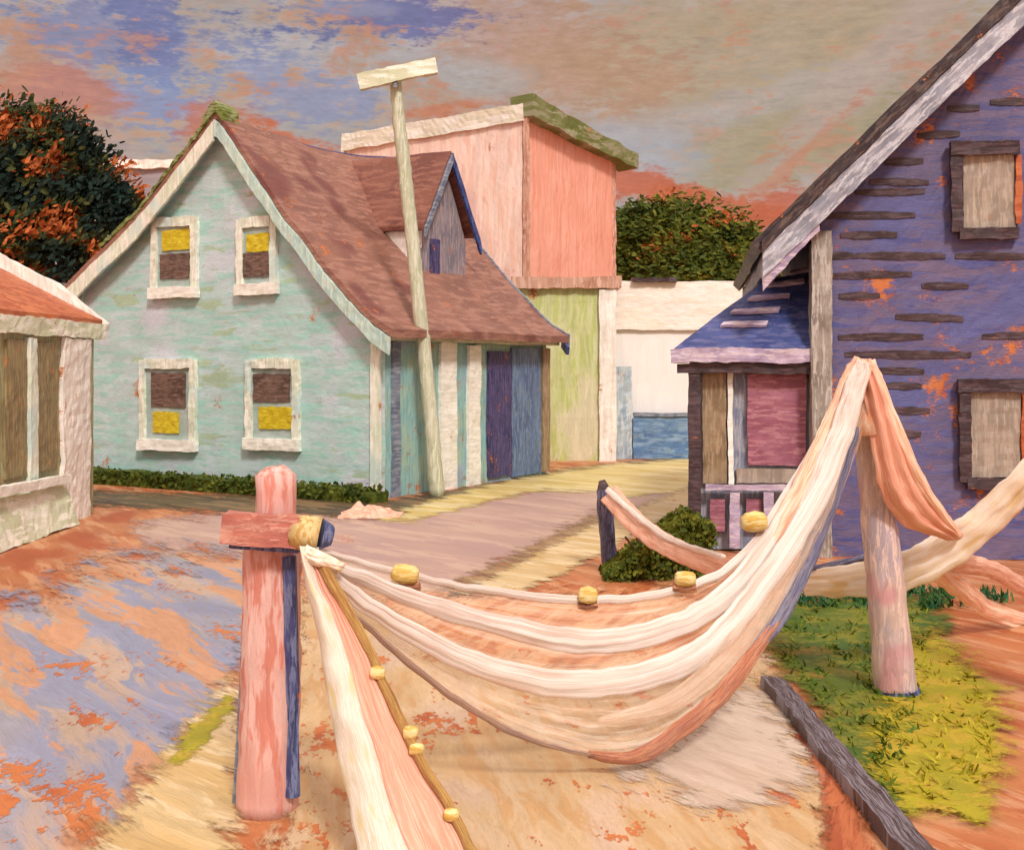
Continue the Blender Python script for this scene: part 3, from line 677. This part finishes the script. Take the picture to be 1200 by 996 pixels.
# windows
def rwin(px0, py0, px1, py1, lab):
    x0, z1 = rp(px0, py0); x1, z0 = rp(px1, py1)
    b = MB(); b.box((x0+.16, -.07, z0+.06), (x1, -.036, z1-.12), .08); w = b.build('window', M['taupe'], rh, wobble=(.02, .02))
    b = MB(); b.box((x0, -.14, z0), (x0+.155, -.04, z1), .08); b.build('side_bar', M['umber'], w, wobble=(.02, .03))  # dark bar down the window's left side
    b = MB(); b.box((x0-.02, -.17, z1-.14), (x1+.05, -.04, z1+.04), .08); b.build('lintel', M['umber'], w, wobble=(.02, .03))
    b = MB(); b.box((x0+.1, -.15, z0-.10), (x1+.05, -.04, z0+.05), .08); b.build('sill', M['umber'], w, wobble=(.02, .03))
    b = MB(); b.box((x1+.01, -.10, z0+.1), (x1+.09, -.04, z1-.15), .08); b.build('casing', M['orange_roof'], w, wobble=(.02, .03))
rwin(1113, 172, 1187, 272, ''); rwin(1122, 447, 1194, 565, '')
# porch: lean-to on the left of the house
def pq(px, py, d=.25): return rp(px, py, d)
pl0, _ = pq(808, 500); pr0, _ = pq(949, 500)
b = MB()
b.slab(lambda u, v: (Vector((pl0+.02, .30, .02+2.75*v)).lerp(Vector((pr0, .30, .02+2.75*v)), u)), 20, 30, (0, .15, 0)); porch = b.build('porch', M['bluegrey'], rh)
b = MB(); b.box((pl0, .46, .0), (pl0+.12, 3.2, 2.75), .15); b.box((pl0+.13, 3.08, 0), (pr0, 3.2, 2.75), .3); b.build('porch_wall', M['bluegrey'], porch)
ze = rp(870, 414, 0)[1]
A = pl0-.22
def roofq(u, v):                                     # front hip slope
    tx, zt = rp(897, 332, 1.3); top0 = Vector((tx, 1.3, zt-.03)); top1 = Vector((-.01, 1.3, zt+.10))
    e0 = Vector((A, -.02+.0, ze)); e1 = Vector((-.01, -.02, ze))
    return e0.lerp(e1, u).lerp(top0.lerp(top1, u), v)
b = MB(); b.slab(roofq, 30, 22, (0, .0, .08))
tp = roofq(0, 1)
b.slab(lambda u, v: Vector((A, -.02+3.4*u, ze)).lerp(Vector((tp.x, tp.y+1.3*u, tp.z)), v), 24, 16, (0, 0, .08))
b.slab(lambda u, v: Vector((tp.x, tp.y+1.3*u, tp.z)).lerp(Vector((-.01, tp.y+1.3*u, tp.z+.15)), v), 8, 5, (0, 0, .08))
for (a, c, y, dy) in ((846,895,389,0), (858,910,373,0), (877,922,357,0), (900,940,341,0), (925,949,327,0)):
    v = (412-y)/(412-326.0)
    u0 = (a-(795+105*v))/(950-(795+105*v)); u1 = (c-(795+105*v))/(950-(795+105*v))
    b.slab(lambda s, t: roofq(u0+(u1-u0)*s, v+.05*t)+Vector((0, -.02, .085)), 10, 2, (0, -.02, .035), 1)
b.build('porch_roof', [M['violetroof'], M['lilac']], porch, wobble=(.02, .02))
b = MB(); b.box((A-.04, -.10, ze-.13), (-.005, -.03, ze+.07), .07); b.build('gutter', M['lilac'], porch, wobble=(.02, .03))
b = MB(); b.box((A+.05, -.02, ze-.28), (-.005, .12, ze-.14), .07); b.build('beam', M['umber'], porch, wobble=(.02, .02))
b = MB(); b.box((pl0-.02, .0, 0), (pl0+.15, .14, ze-.28), .08); b.build('post', M['umber'], porch, wobble=(.02, .02))
def pbox(p0, y0, p1, y1, d0, d1, name, mat):
    a, zt = pq(p0, y0); c, zb = pq(p1, y1)
    b = MB(); b.box((a, d0, zb), (c, d1, zt), .07); return b.build(name, mat, porch, wobble=(.015, .02))
pbox(823, 436, 851, 566, .22, .29, 'panel', M['ochreg'])
pbox(853, 436, 859, 566, .18, .29, 'mullion', M['white'])
dr_ = pbox(876, 438, 944, 545, .20, .29, 'door', M['rose'])
pbox(862, 548, 949, 566, .18, .29, 'sill', M['taupe'])
pbox(826, 566, 949, 574, .06, .17, 'rail', M['lilac'])
for c in (860, 900): pbox(c-6, 575, c+6, 640, .08, .15, 'baluster', M['lilac'])
pbox(832, 584, 849, 622, .2, .29, 'lower_panel', M['rose']); pbox(874, 584, 892, 622, .2, .29, 'lower_panel', M['rose'])

# ------------------------------------------------------------------ net racks and netting
# front-left rack post
fp = G(312, 948)
p1 = thing('rack_post', 'thick pink timber post with a crossbeam near its top, closest to the viewer', 'post', fp, group='net rack posts')
Yp = fp.y; off = Vector(fp)
def q(px, py, dY=0.0): return P(px, py, Yp+dY)-off
b = MB(); b.tube([q(313-6*(1-t)*0+ (320-313)*t, 948-(948-606)*t)+Vector((0, 0, -.0)) for t in [i/24 for i in range(25)]], lambda t: .185-.02*t, 12, rough=.10, up=(0, 1, 0))
b.build('shaft', M['postpink'], p1, smooth=True, wobble=(.01, .012))
b = MB(); b.tube([q(323, 632), q(323, 600), q(323, 575), q(323, 556), q(322, 546)], lambda t: .118 if t < .8 else .06, 12, rough=.12, up=(0, 1, 0)); b.build('post_head', M['postpink'], p1, smooth=True, wobble=(.01, .012))
b = MB(); b.bar(q(262, 618, -.24), q(352, 622, -.24), .16, .175, seg=.03); b.build('crossbeam', M['barpink'], p1, wobble=(.012, .02))
b = MB(); b.bar(q(272, 638, -.22), q(352, 642, -.22), .12, .035, seg=.03); b.build('beam_batten', M['blueedge'], p1, wobble=(.012, .012))
b = MB(); b.tube([q(350, 624, -.25), q(360, 624, -.27), q(374, 626, -.26)], .098, 12, rough=.1); b.build('lashing', M['straw'], p1, smooth=True, wobble=(.01, .015))
b = MB(); b.tube([q(375, 626, -.25), q(388, 627, -.22)], lambda t: .09-.03*t, 10); b.build('beam_end', M['blueedge'], p1, wobble=(.01, .02))
b = MB(); b.tube([q(342, 932, -.1), q(341, 800, -.1), q(339, 650, -.12)], .045, 7); b.build('batten_or_shade', M['blueedge'], p1, wobble=(.015, .015))  # dark blue strip painting the shade down the post's right side
b = MB(); b.tube([q(276, 948, .05), q(281, 860, .05), q(294, 640, .08)], .022, 6); b.build('batten_or_shade', M['slate'], p1, wobble=(.015, .015))
# right rack post
fp2 = G(1052, 815)
p2 = thing('rack_post', 'tall leaning lavender post in the grass with netting over its top', 'post', fp2, group='net rack posts')
off2 = Vector(fp2); Y2 = fp2.y
def q2(px, py, dY=0.0): return P(px, py, Y2+dY)-off2
b = MB(); b.tube([q2(1050-38*t, 818-(818-430)*t) for t in [i/24 for i in range(25)]], lambda t: .172-.06*t, 12, rough=.12, up=(0, 1, 0)); b.build('shaft', M['postlav'], p2, smooth=True, wobble=(.01, .015))
b = MB(); b.tube([q2(1051, 822), q2(1050, 806)], .178, 12, rough=.2, up=(0, 1, 0)); b.build('foot_band', M['blueedge'], p2, wobble=(.01, .02))
# small slate post
fp3 = G(716, 668)
p3 = thing('rack_post', 'short slate blue post with a dark pointed top beside the shrub', 'post', fp3, group='net rack posts')
off3 = Vector(fp3); Y3 = fp3.y
def q3(px, py, dY=0.0): return P(px, py, Y3+dY)-off3
b = MB(); b.tube([q3(716-9*t, 672-98*t) for t in [i/12 for i in range(13)]], .105, 9, rough=.12, up=(0, 1, 0)); b.build('shaft', M['bollard'], p3, wobble=(.01, .02))
b = MB(); b.tube([q3(707, 574), q3(705, 563)], lambda t: .09-.05*t, 8, up=(0, 1, 0)); b.build('post_head', M['umber'], p3, wobble=(.01, .02))
# off-frame post carrying the far net
fp4 = Vector((X(1262, 9.5), 9.5, 0))
p4 = thing('rack_post', 'grey post just past the right edge holding the cream net', 'post', fp4, group='net rack posts')
b = MB(); b.tube([Vector((0, 0, 2.3*t)) for t in [i/12 for i in range(13)]], .12, 10, rough=.1, up=(0, 1, 0)); b.build('shaft', M['postlav'], p4, wobble=(.01, .015))

def ribbon(keys, width, th, nseg=90, nacross=14, face=(0, -1, 0), rough=.06):
    """a flattened bundle: keys are (px,py,Y); width in metres may be function of t"""
    pts = crom([P(*k) for k in keys], nseg); b = MB(); fv = Vector(face)
    def at(u, v):
        i = min(nseg, round(u*nseg)); p = pts[i]
        t = (pts[min(i+1, nseg)]-pts[max(i-1, 0)]).normalized(); sd = t.cross(fv).normalized()
        w = width(u) if callable(width) else width
        w *= 1+rough*mn.noise(Vector((u*40, v*3, 0)))
        return p+sd*w*(v-.5), t, w
    b.slab(lambda u, v: at(u, v)[0]+fv*(.5*th*math.sin(math.pi*v)+.28*th*mn.noise(Vector((u*5, v*9, keys[0][0])))), nseg, nacross,
           lambda u, v: -fv*(th*math.sin(math.pi*v)*1.0+.006))
    return b
def floater(parent, px, py, Y, r, off, two=False):
    c = P(px, py, Y)-off
    b = MB(); b.tube([c+Vector((-r*1.2, 0, 0)), c+Vector((-r*.9, 0, .0)), c, c+Vector((r*.9, 0, 0)), c+Vector((r*1.2, 0, 0))], lambda t: r*(.55+.45*math.sin(math.pi*t)), 9, rough=.25)
    b.build('float', M['float'], parent, wobble=(.01, .015), smooth=True)
    if two:
        b = MB(); b.tube([c+Vector((-r*1.3, .02, -r*1.1)), c+Vector((0, .02, -r*1.3)), c+Vector((r*1.3, .02, -r*1.1))], r*.5, 8, rough=.2); b.build('cork', M['cork'], parent, wobble=(.01, .02))

# main net
n1o = Vector((X(700, 8.2), 8.2, 0))
net1 = thing('fishing_net', 'long pale net slung between the pink post and the tall leaning post', 'fishing net', n1o, group='fishing nets hung on posts')
rows = [
 [(362,640,7.0),(460,668,7.5),(560,690,7.9),(690,702,8.4),(800,690,8.7),(872,650,9.0),(935,560,9.25),(985,470,9.40),(1005,424,9.46)],
 [(360,646,6.98),(460,692,7.4),(570,728,7.75),(690,750,8.15),(790,733,8.5),(870,680,8.9),(945,570,9.2),(990,475,9.38),(1010,424,9.45)],
 [(358,650,6.97),(450,722,7.3),(560,778,7.6),(670,800,7.95),(780,784,8.3),(860,728,8.7),(955,590,9.1),(1000,480,9.36),(1016,426,9.44)],
 [(356,655,6.96),(430,735,7.25),(520,808,7.45),(620,864,7.65),(735,888,7.85),(845,818,8.3),(935,700,8.9),(1008,520,9.33),(1022,430,9.43)]]
NS = 110
curves = [crom([P(*k) for k in r], NS) for r in rows]
def netpt(u, v):
    i = min(NS, round(u*NS)); vv = v*3
    c = [cv[i] for cv in curves]
    k = [c[0]*2-c[1]]+c+[c[3]*2-c[2]]
    j = min(int(vv), 2); t = vv-j
    a, b_, c_, d = k[j:j+4]
    p = .5*((2*b_)+(c_-a)*t+(2*a-5*b_+4*c_-d)*t*t+(3*b_-a-3*c_+d)*t**3)
    return p-n1o+Vector((0, .03*math.sin(v*22+u*5), .0))
b = MB(); b.sheet(netpt, NS, 30); b.open = True
b.build('netting', M['netopen'], net1, smooth=True, wobble=(.01, .012))
def sub(b, o):
    b.v = [v-o for v in b.v]; return b
bundle = [
 ([(366,642,6.95)]+[(a, c, d-.04) for a, c, d in rows[0][1:-1]]+[(1006,424,9.4)], lambda t: .035+.05*t, .03, 'netfold'),
 ([(a, c, d-.08) for a, c, d in rows[1]], lambda t: .05+.11*math.sin(math.pi*t)+.03*t, .05, 'netfold'),
 ([(a, c, d-.10) for a, c, d in rows[2]], lambda t: .06+.13*math.sin(math.pi*t), .05, 'netfold'),
]
for kk, w, th, m in bundle:
    sub(ribbon(kk, w, th), n1o).build('fold', M[m], net1, smooth=True, wobble=(.012, .016))
# hem line in three differently coloured lengths
h3 = rows[3]
def hemseg(k, w, m, th=.05):
    sub(ribbon(k, w, th, 50), n1o).build('hem', M[m], net1, smooth=True, wobble=(.012, .016))
hemseg([(362,660,6.90),(430,735,7.19),(520,808,7.39),(620,866,7.59),(700,886,7.74)], lambda t: .015+.03*math.sin(math.pi*t), 'hemp', .025)
hemseg([(690,884,7.74),(750,884,7.82),(830,828,8.2),(880,770,8.5),(915,720,8.75)], lambda t: .02+.10*math.sin(math.pi*(.1+.8*t)), 'hemo')
hemseg([(850,800,8.35),(905,735,8.68),(940,670,8.92),(975,590,9.15),(1005,500,9.3)], lambda t: .04+.09*math.sin(math.pi*t), 'hemb')
# inner white/peach folds near the left knot and on the rise
sub(ribbon([(700,845,7.75),(790,820,8.05),(860,760,8.5),(920,670,8.85),(965,590,9.1),(1002,480,9.3)], lambda t: .05+.14*math.sin(math.pi*t), .05, 60), n1o).build('fold', M['netopen'], net1, smooth=True, wobble=(.012, .016))
sub(ribbon([(895,655,8.95),(940,580,9.1),(975,510,9.25),(1000,450,9.3),(1012,422,9.3)], lambda t: .16+.06*math.sin(math.pi*t), .09, 50), n1o).build('fold', M['netpeach'], net1, smooth=True, wobble=(.012, .016))
sub(ribbon([(900,690,8.85),(950,590,9.05),(985,510,9.18),(1004,450,9.24),(1012,424,9.26)], lambda t: .10+.08*math.sin(math.pi*t), .06, 50), n1o).build('fold', M['netfold'], net1, smooth=True, wobble=(.012, .016))
sub(ribbon([(356,648,6.86),(375,655,6.84),(400,668,6.92)], lambda t: .10-.02*t, .09, 20), n1o).build('knot', M['netcream'], net1, smooth=True, wobble=(.012, .016))
for px, py, Y, r, two in ((475,672,7.48,.065,True), (688,697,8.3,.055,True), (803,678,8.6,.06,True), (884,612,9.0,.075,False)):
    floater(net1, px, py, Y, r, n1o, two)

# near drape towards the viewer
n2o = Vector((X(450, 6.6), 6.6, 0))
net2 = thing('fishing_net', 'coral net with an ivory selvedge falling from the pink post towards the viewer', 'fishing net', n2o, group='fishing nets hung on posts')
Lk = [(350,640,6.88),(372,740,6.72),(388,850,6.5),(410,960,6.3),(428,1060,5.95)]
Mk = [(358,640,6.86),(396,735,6.70),(428,850,6.45),(462,960,6.25),(500,1060,5.93)]
Rk = [(366,645,6.90),(420,740,6.76),(468,850,6.55),(525,950,6.35),(590,1060,5.95)]
cl, cm_, cr = [crom([P(*k) for k in K], 60) for K in (Lk, Mk, Rk)]
b = MB(); b.slab(lambda u, v: cm_[round(u*60)].lerp(cr[round(u*60)], v)-n2o+Vector((0, .015*math.sin(v*14), 0)), 60, 14, (0, .03, 0)); b.build('netting', M['netcoral'], net2, smooth=True, wobble=(.015, .014))
b = MB(); b.slab(lambda u, v: cl[round(u*60)].lerp(cm_[round(u*60)], v)-n2o+Vector((0, -.05*math.sin(math.pi*v), 0)), 60, 12, (0, .035, 0)); b.build('selvedge', M['netwhite'], net2, smooth=True, wobble=(.015, .02))
sub(ribbon([(a+2, c, d-.03) for a, c, d in Rk], .055, .04, 60), n2o).build('rope', M['ochre_rope'], net2, smooth=True, wobble=(.012, .016))
for px, py, Y in ((443,790,6.62),(480,858,6.5),(488,878,6.46),(528,955,6.3)): floater(net2, px, py, Y, .034, n2o)

# drape over the right post
n3o = Vector((X(1060, 9.5), 9.5, 0))
net3 = thing('fishing_net', 'peach net draped down the right side of the tall leaning post', 'fishing net', n3o, group='fishing nets hung on posts')
La = [(1004,424,9.36),(1016,480,9.36),(1028,560,9.45),(1056,612,9.6),(1112,634,9.85)]
Ra = [(1020,420,9.4),(1050,490,9.42),(1078,550,9.5),(1100,588,9.62),(1128,626,9.85)]
ca, cb = [crom([P(*k) for k in K], 50) for K in (La, Ra)]
b = MB(); b.slab(lambda u, v: ca[round(u*50)].lerp(cb[round(u*50)], v)-n3o+Vector((0, -.07*math.sin(math.pi*v)+.02*math.sin(v*17), 0)), 50, 16, (0, .03, 0)); b.build('netting', M['netcoral'], net3, smooth=True, wobble=(.015, .02))
sub(ribbon([(a-3, c+4, d-.04) for a, c, d in Ra], lambda t: .12-.05*t, .06, 50), n3o).build('fold', M['netpeach'], net3, smooth=True, wobble=(.015, .02))
b = MB(); c0 = P(1010, 440, 9.55)-n3o
b.tube([c0+Vector((.05, 0, -.45)), c0+Vector((.03, 0, -.2)), c0+Vector((0, 0, .0)), c0+Vector((-.005, 0, .09)), c0+Vector((-.005, 0, .13))], lambda t: [.19, .185, .15, .11, .05][round(t*4)], 14, rough=.12, up=(0, 1, 0))
b.build('cap', M['netpeach'], net3, smooth=True, wobble=(.01, .02))

# far net running from the slate post past the leaning post
n4o = Vector((X(1000, 11), 11, 0))
net4 = thing('fishing_net', 'cream and rose net sagging from the short slate post to the right edge', 'fishing net', n4o, group='fishing nets hung on posts')
sub(ribbon([(712,578,15.55),(745,612,15.0),(790,642,14.2),(850,668,13.0),(905,676,11.9),(950,680,10.9)], lambda t: .26-.0*t, .08, 70), n4o).build('fold', M['netrose'], net4, smooth=True, wobble=(.02, .02))
sub(ribbon([(710,572,15.5),(742,600,15.0),(790,632,14.2),(850,655,13.0)], .07, .05, 40), n4o).build('rope', M['netfold'], net4, smooth=True, wobble=(.02, .02))
sub(ribbon([(940,682,10.9),(1000,680,10.4),(1060,670,10.1),(1115,640,9.95),(1165,598,9.8),(1215,548,9.6),(1262,500,9.5)], lambda t: .12+.20*math.sin(math.pi*min(1, .12+t*.9))**.7, .10, 80), n4o).build('fold', M['netcream'], net4, smooth=True, wobble=(.02, .02))
sub(ribbon([(1020,658,10.35),(1080,645,10.1),(1130,618,9.95),(1180,572,9.8),(1230,520,9.6)], .08, .06, 50), n4o).build('rope', M['ochre_rope'], net4, smooth=True, wobble=(.02, .02))
sub(ribbon([(940,668,10.8),(985,660,10.6),(1030,650,10.4)], .06, .05, 20), n4o).build('rope', M['hemb'], net4, smooth=True, wobble=(.02, .02))
# loose tails on the ground
g_ = [(1085,650,10.2),(1120,658,10.6),(1160,668,11.2),(1215,695,12.4)]
o5 = Vector((X(1150, 11.5), 11.5, 0))
lt = sub(ribbon(g_, .16, .07, 40), o5); t5 = lt.build('net_tail', M['netrose'], smooth=True, wobble=(.02, .02)); t5.location = o5
tag(t5, 'upper rose net tail trailing to the right frame edge below the cream net', 'net rope', 'loose net tails')
lt = sub(ribbon([(1092,662,10.3),(1125,690,11.0),(1160,715,11.9),(1200,728,12.5)], .18, .07, 40), o5); t6 = lt.build('net_tail', M['netpeach'], smooth=True, wobble=(.02, .02)); t6.location = o5
tag(t6, 'lower peach net tail reaching the ground at the right', 'net rope', 'loose net tails')
# little heap of net on the road edge
hp = G(435, 604)
b = MB()
b.slab(lambda u, v: Vector((-.55+1.1*u, -.45+.9*v, .02+max(0, .13*math.sin(math.pi*u)*math.sin(math.pi*v)*(1+1.1*mn.noise(Vector((u*5, v*5, 3))))))), 30, 24, (0, 0, -.015))
o = b.build('net_heap', M['netrose'], smooth=True, wobble=(.05, .05)); o.location = hp
tag(o, 'small crumpled heap of pale pink net on the road by the hedge', 'net heap')
# long weathered timber
a_, c_ = G(905, 800, .06), G(1120, 1055, .06)
b = MB(); b.bar(a_-a_, c_-a_, .17, .10, seg=.06)
o = b.build('timber', M['timber'], wobble=(.02, .02)); o.location = a_
tag(o, 'long dark weathered timber lying between sand and grass', 'timber')
# grass blades
b = MB()
def blades(n, poly, mi, hmin, hmax):
    xs = [p[0] for p in poly]; ys = [p[1] for p in poly]; c = 0
    while c < n:
        x, y = random.uniform(min(xs), max(xs)), random.uniform(min(ys), max(ys)); ins = False
        for i in range(len(poly)):
            (x1, y1), (x2, y2) = poly[i], poly[i-1]
            if (y1 > y) != (y2 > y) and x < (x2-x1)*(y-y1)/(y2-y1)+x1: ins = not ins
        if not ins: continue
        if mn.noise(Vector((x*.035, y*.05, mi))) < -.12+random.gauss(0, .1): continue
        c += 1
        g = G(x, y, .03); h = random.uniform(hmin, hmax); w = random.uniform(.008, .02); a = random.uniform(0, 3.14)
        d = Vector((math.cos(a), math.sin(a), 0))*w; ln = Vector((random.gauss(-.02, .05), random.gauss(0, .05), h))
        b.add([g-d, g+d, g+d*.6+ln*.6, g+ln, g-d*.6+ln*.6], [[0, 1, 2, 3, 4]], mi)
blades(800, [(905,720),(1000,705),(1090,715),(1080,850),(1040,930),(960,830),(905,770)], 0, .02, .07)
blades(400, [(1055,750),(1120,760),(1165,830),(1165,910),(1100,940),(1040,930),(1030,860)], 1, .02, .07)
blades(900, [(930,700),(1000,695),(1110,690),(1180,690),(1190,706),(1060,716),(940,712)], 2, .04, .12)
b.open = True
o = b.build('grass', [M['bladeg'], M['bladey'], M['teal']], wobble=None, kind='stuff')
o['label'] = 'green and yellow grass tufts around the leaning post'

# ------------------------------------------------------------------ camera
cam = bpy.data.cameras.new('camera'); co = bpy.data.objects.new('camera', cam); col.objects.link(co)
co.location = (0, 0, H); co.rotation_euler = (R(90), 0, 0)
cam.sensor_fit = 'HORIZONTAL'; cam.sensor_width = 36; cam.lens = 36*F/1200
cam.shift_y = -(498-HZ)/1200; cam.clip_end = 6000; cam.clip_start = .05
scene.camera = co

# ------------------------------------------------------------------ light and sky
SUN_EL, SUN_AZ = R(43), math.atan2(.30, -.95)          # sun stands behind and a little to the right of the viewer
sd = bpy.data.lights.new('sun', 'SUN'); sd.energy = 2.25; sd.angle = R(9); sd.color = (1, .955, .90)
so = bpy.data.objects.new('sun', sd); col.objects.link(so)
sv = Vector((math.sin(SUN_AZ)*math.cos(SUN_EL), math.cos(SUN_AZ)*math.cos(SUN_EL), math.sin(SUN_EL)))
so.rotation_euler = sv.to_track_quat('Z', 'Y').to_euler()
w = bpy.data.worlds.new('World'); scene.world = w; w.use_nodes = True; nt = w.node_tree; nt.nodes.clear()
w.cycles.sampling_method = 'MANUAL'; w.cycles.sample_map_resolution = 256
wo = nt.nodes.new('ShaderNodeOutputWorld')
sky = nt.nodes.new('ShaderNodeTexSky'); sky.sky_type = 'NISHITA'; sky.sun_disc = False; sky.sun_elevation = SUN_EL; sky.sun_rotation = SUN_AZ
bg1 = nt.nodes.new('ShaderNodeBackground'); nt.links.new(sky.outputs[0], bg1.inputs[0]); bg1.inputs[1].default_value = .08
tc = nt.nodes.new('ShaderNodeTexCoord'); gen = S(nt, tc.outputs['Generated'])
sx = nt.nodes.new('ShaderNodeSeparateXYZ'); nt.links.new(gen.k, sx.inputs[0])
dx_, dy2, dz_ = (S(nt, sx.outputs[i]) for i in range(3))
az = dx_.f('ARCTAN2', dy2); el = dz_.f('ARCSINE')
def sky_ang(px, py):
    d = Vector(((px-600)/F, 1, (HZ-py)/F)).normalized(); return math.atan2(d.x, d.y), math.asin(d.z)
g0 = mapv(nt, gen, scale=(1, 1, 2.6)); 
nA = noise(nt, g0, 7, 3, .62); nB = noise(nt, mapv(nt, gen, scale=(1, 1, 3)), 60, 3, .75); nC = noise(nt, mapv(nt, gen, scale=(1, 1, 1.6), loc=(4, 2, 1)), 16, 4, .7)
# strokes: long, lightly curved
nS = noise(nt, mapv(nt, gen, scale=(6, 6, 34), rot=(0, R(12), 0)), 7, 3, .7)
cbase = mixc(C(168,156,150), C(178,168,166), sm(nA, .42, .6))
cbase = mixc(cbase, C(182,152,130), sm(nC+nS*.3, .62, .78))
cae = nt.nodes.new('ShaderNodeCombineXYZ'); nt.links.new(az.k, cae.inputs[0]); nt.links.new(el.k, cae.inputs[1]); ae = S(nt, cae.outputs[0])
jb = (nC-.5)*2.2+(nB-.5)*1.3+(nS-.5)*.8
JIT = {g: jb*g for g in (1.0, 1.4, 1.8)}
def blob(c, px, py, rx, ry, colr, amt=1.0, rot=0, gain=1.0):
    a0, e0 = sky_ang(px, py)
    mp = nt.nodes.new('ShaderNodeMapping'); mp.vector_type = 'TEXTURE'; nt.links.new(ae.k, mp.inputs[0])
    mp.inputs['Location'].default_value = (a0, e0, 0); mp.inputs['Rotation'].default_value = (0, 0, R(rot)); mp.inputs['Scale'].default_value = (rx/F, ry/F, 1)
    ln = nt.nodes.new('ShaderNodeVectorMath'); ln.operation = 'LENGTH'; nt.links.new(mp.outputs[0], ln.inputs[0])
    g = min(JIT, key=lambda k: abs(k-gain))
    m = sm(S(nt, ln.outputs['Value'])+JIT[g], 1.25, .6, 0, amt)
    return mixc(c, colr, m)
c = cbase
c = blob(c, 860, 60, 290, 80, C(180,154,118), .75, 4)
c = blob(c, 930, 165, 150, 48, C(168,150,114), .85, 14)
c = blob(c, 640, 60, 150, 60, C(190,132,100), .5, -20, 1.8)
c = blob(c, 700, 190, 120, 40, C(174,168,170), .9)
c = blob(c, 880, 120, 180, 18, C(182,170,166), .45, 12, 1.8)
c = blob(c, 1010, 90, 170, 26, C(184,160,146), .8, 42)
c = blob(c, 130, 45, 120, 42, C(134,134,166), .85, 0, 1.5)
c = blob(c, 170, 40, 40, 50, C(104,108,156), .6, 0, 1.8)
c = blob(c, 440, 22, 120, 24, C(104,106,154), .85, 0, 1.5)
c = blob(c, 400, 12, 60, 12, C(150,146,168), .8)
c = blob(c, 160, 120, 105, 36, C(134,144,182), .8, -12, 1.6)
c = blob(c, 350, 108, 110, 30, C(142,146,178), .7, -8, 1.8)
c = blob(c, 70, 108, 80, 36, C(196,122,84), .8, -10, 1.2)
c = blob(c, 140, 210, 34, 60, C(176,150,140), .7, 0, 1.4)
c = blob(c, 255, 150, 50, 30, C(200,114,66), .8, 0, 1.3)
c = blob(c, 350, 178, 60, 16, C(204,110,60), .85, -20, 1.3)
c = blob(c, 520, 128, 70, 11, C(200,116,70), .8, 10, 1.5)
c = blob(c, 560, 95, 60, 24, C(176,166,160), .7)
c = blob(c, 745, 215, 60, 20, C(198,98,54), .9, -12, 1.3)
c = blob(c, 850, 245, 100, 17, C(198,98,52), .9, -12, 1.2)
c = blob(c, 900, 255, 55, 24, C(196,94,50), .85, 30, 1.2)
c = blob(c, 930, 190, 90, 8, C(200,118,84), .5, 42, 1.7)
c = mixc(c, C(190,120,88), sm(nC*.5+nB*.5+(nA-.5)*.3, .55, .63)*.5)
vv = (nB-.5)*.5+(nS-.5)*.35+1.0
cm = nt.nodes.new('ShaderNodeCombineColor')
for i in range(3): nt.links.new(vv.k, cm.inputs[i])
c = mixc(c, S(nt, cm.outputs[0]), 1.0, 'MULTIPLY')
gain = sm(el, .42, 1.0)*1.9+sm(dy2*-1.0, -.1, .8)*1.0+1.0
cg = nt.nodes.new('ShaderNodeCombineXYZ')
for i in range(3): nt.links.new(gain.k, cg.inputs[i])
vm = nt.nodes.new('ShaderNodeVectorMath'); vm.operation = 'MULTIPLY'
nt.links.new(c.k, vm.inputs[0]); nt.links.new(cg.outputs[0], vm.inputs[1]); c = S(nt, vm.outputs[0])
bg2 = nt.nodes.new('ShaderNodeBackground'); nt.links.new(c.k, bg2.inputs[0]); bg2.inputs[1].default_value = 1.0
mx = nt.nodes.new('ShaderNodeMixShader'); mx.inputs[0].default_value = .93
nt.links.new(bg1.outputs[0], mx.inputs[1]); nt.links.new(bg2.outputs[0], mx.inputs[2]); nt.links.new(mx.outputs[0], wo.inputs[0])

scene.view_settings.view_transform = 'Standard'; scene.view_settings.look = 'None'
scene.view_settings.exposure = 0.07; scene.view_settings.gamma = 1.0
scene.render.engine = 'CYCLES'
scene.cycles.max_bounces = 4; scene.cycles.diffuse_bounces = 2; scene.cycles.glossy_bounces = 1; scene.cycles.transparent_max_bounces = 8
scene.render.resolution_x = 1024; scene.render.resolution_y = 849
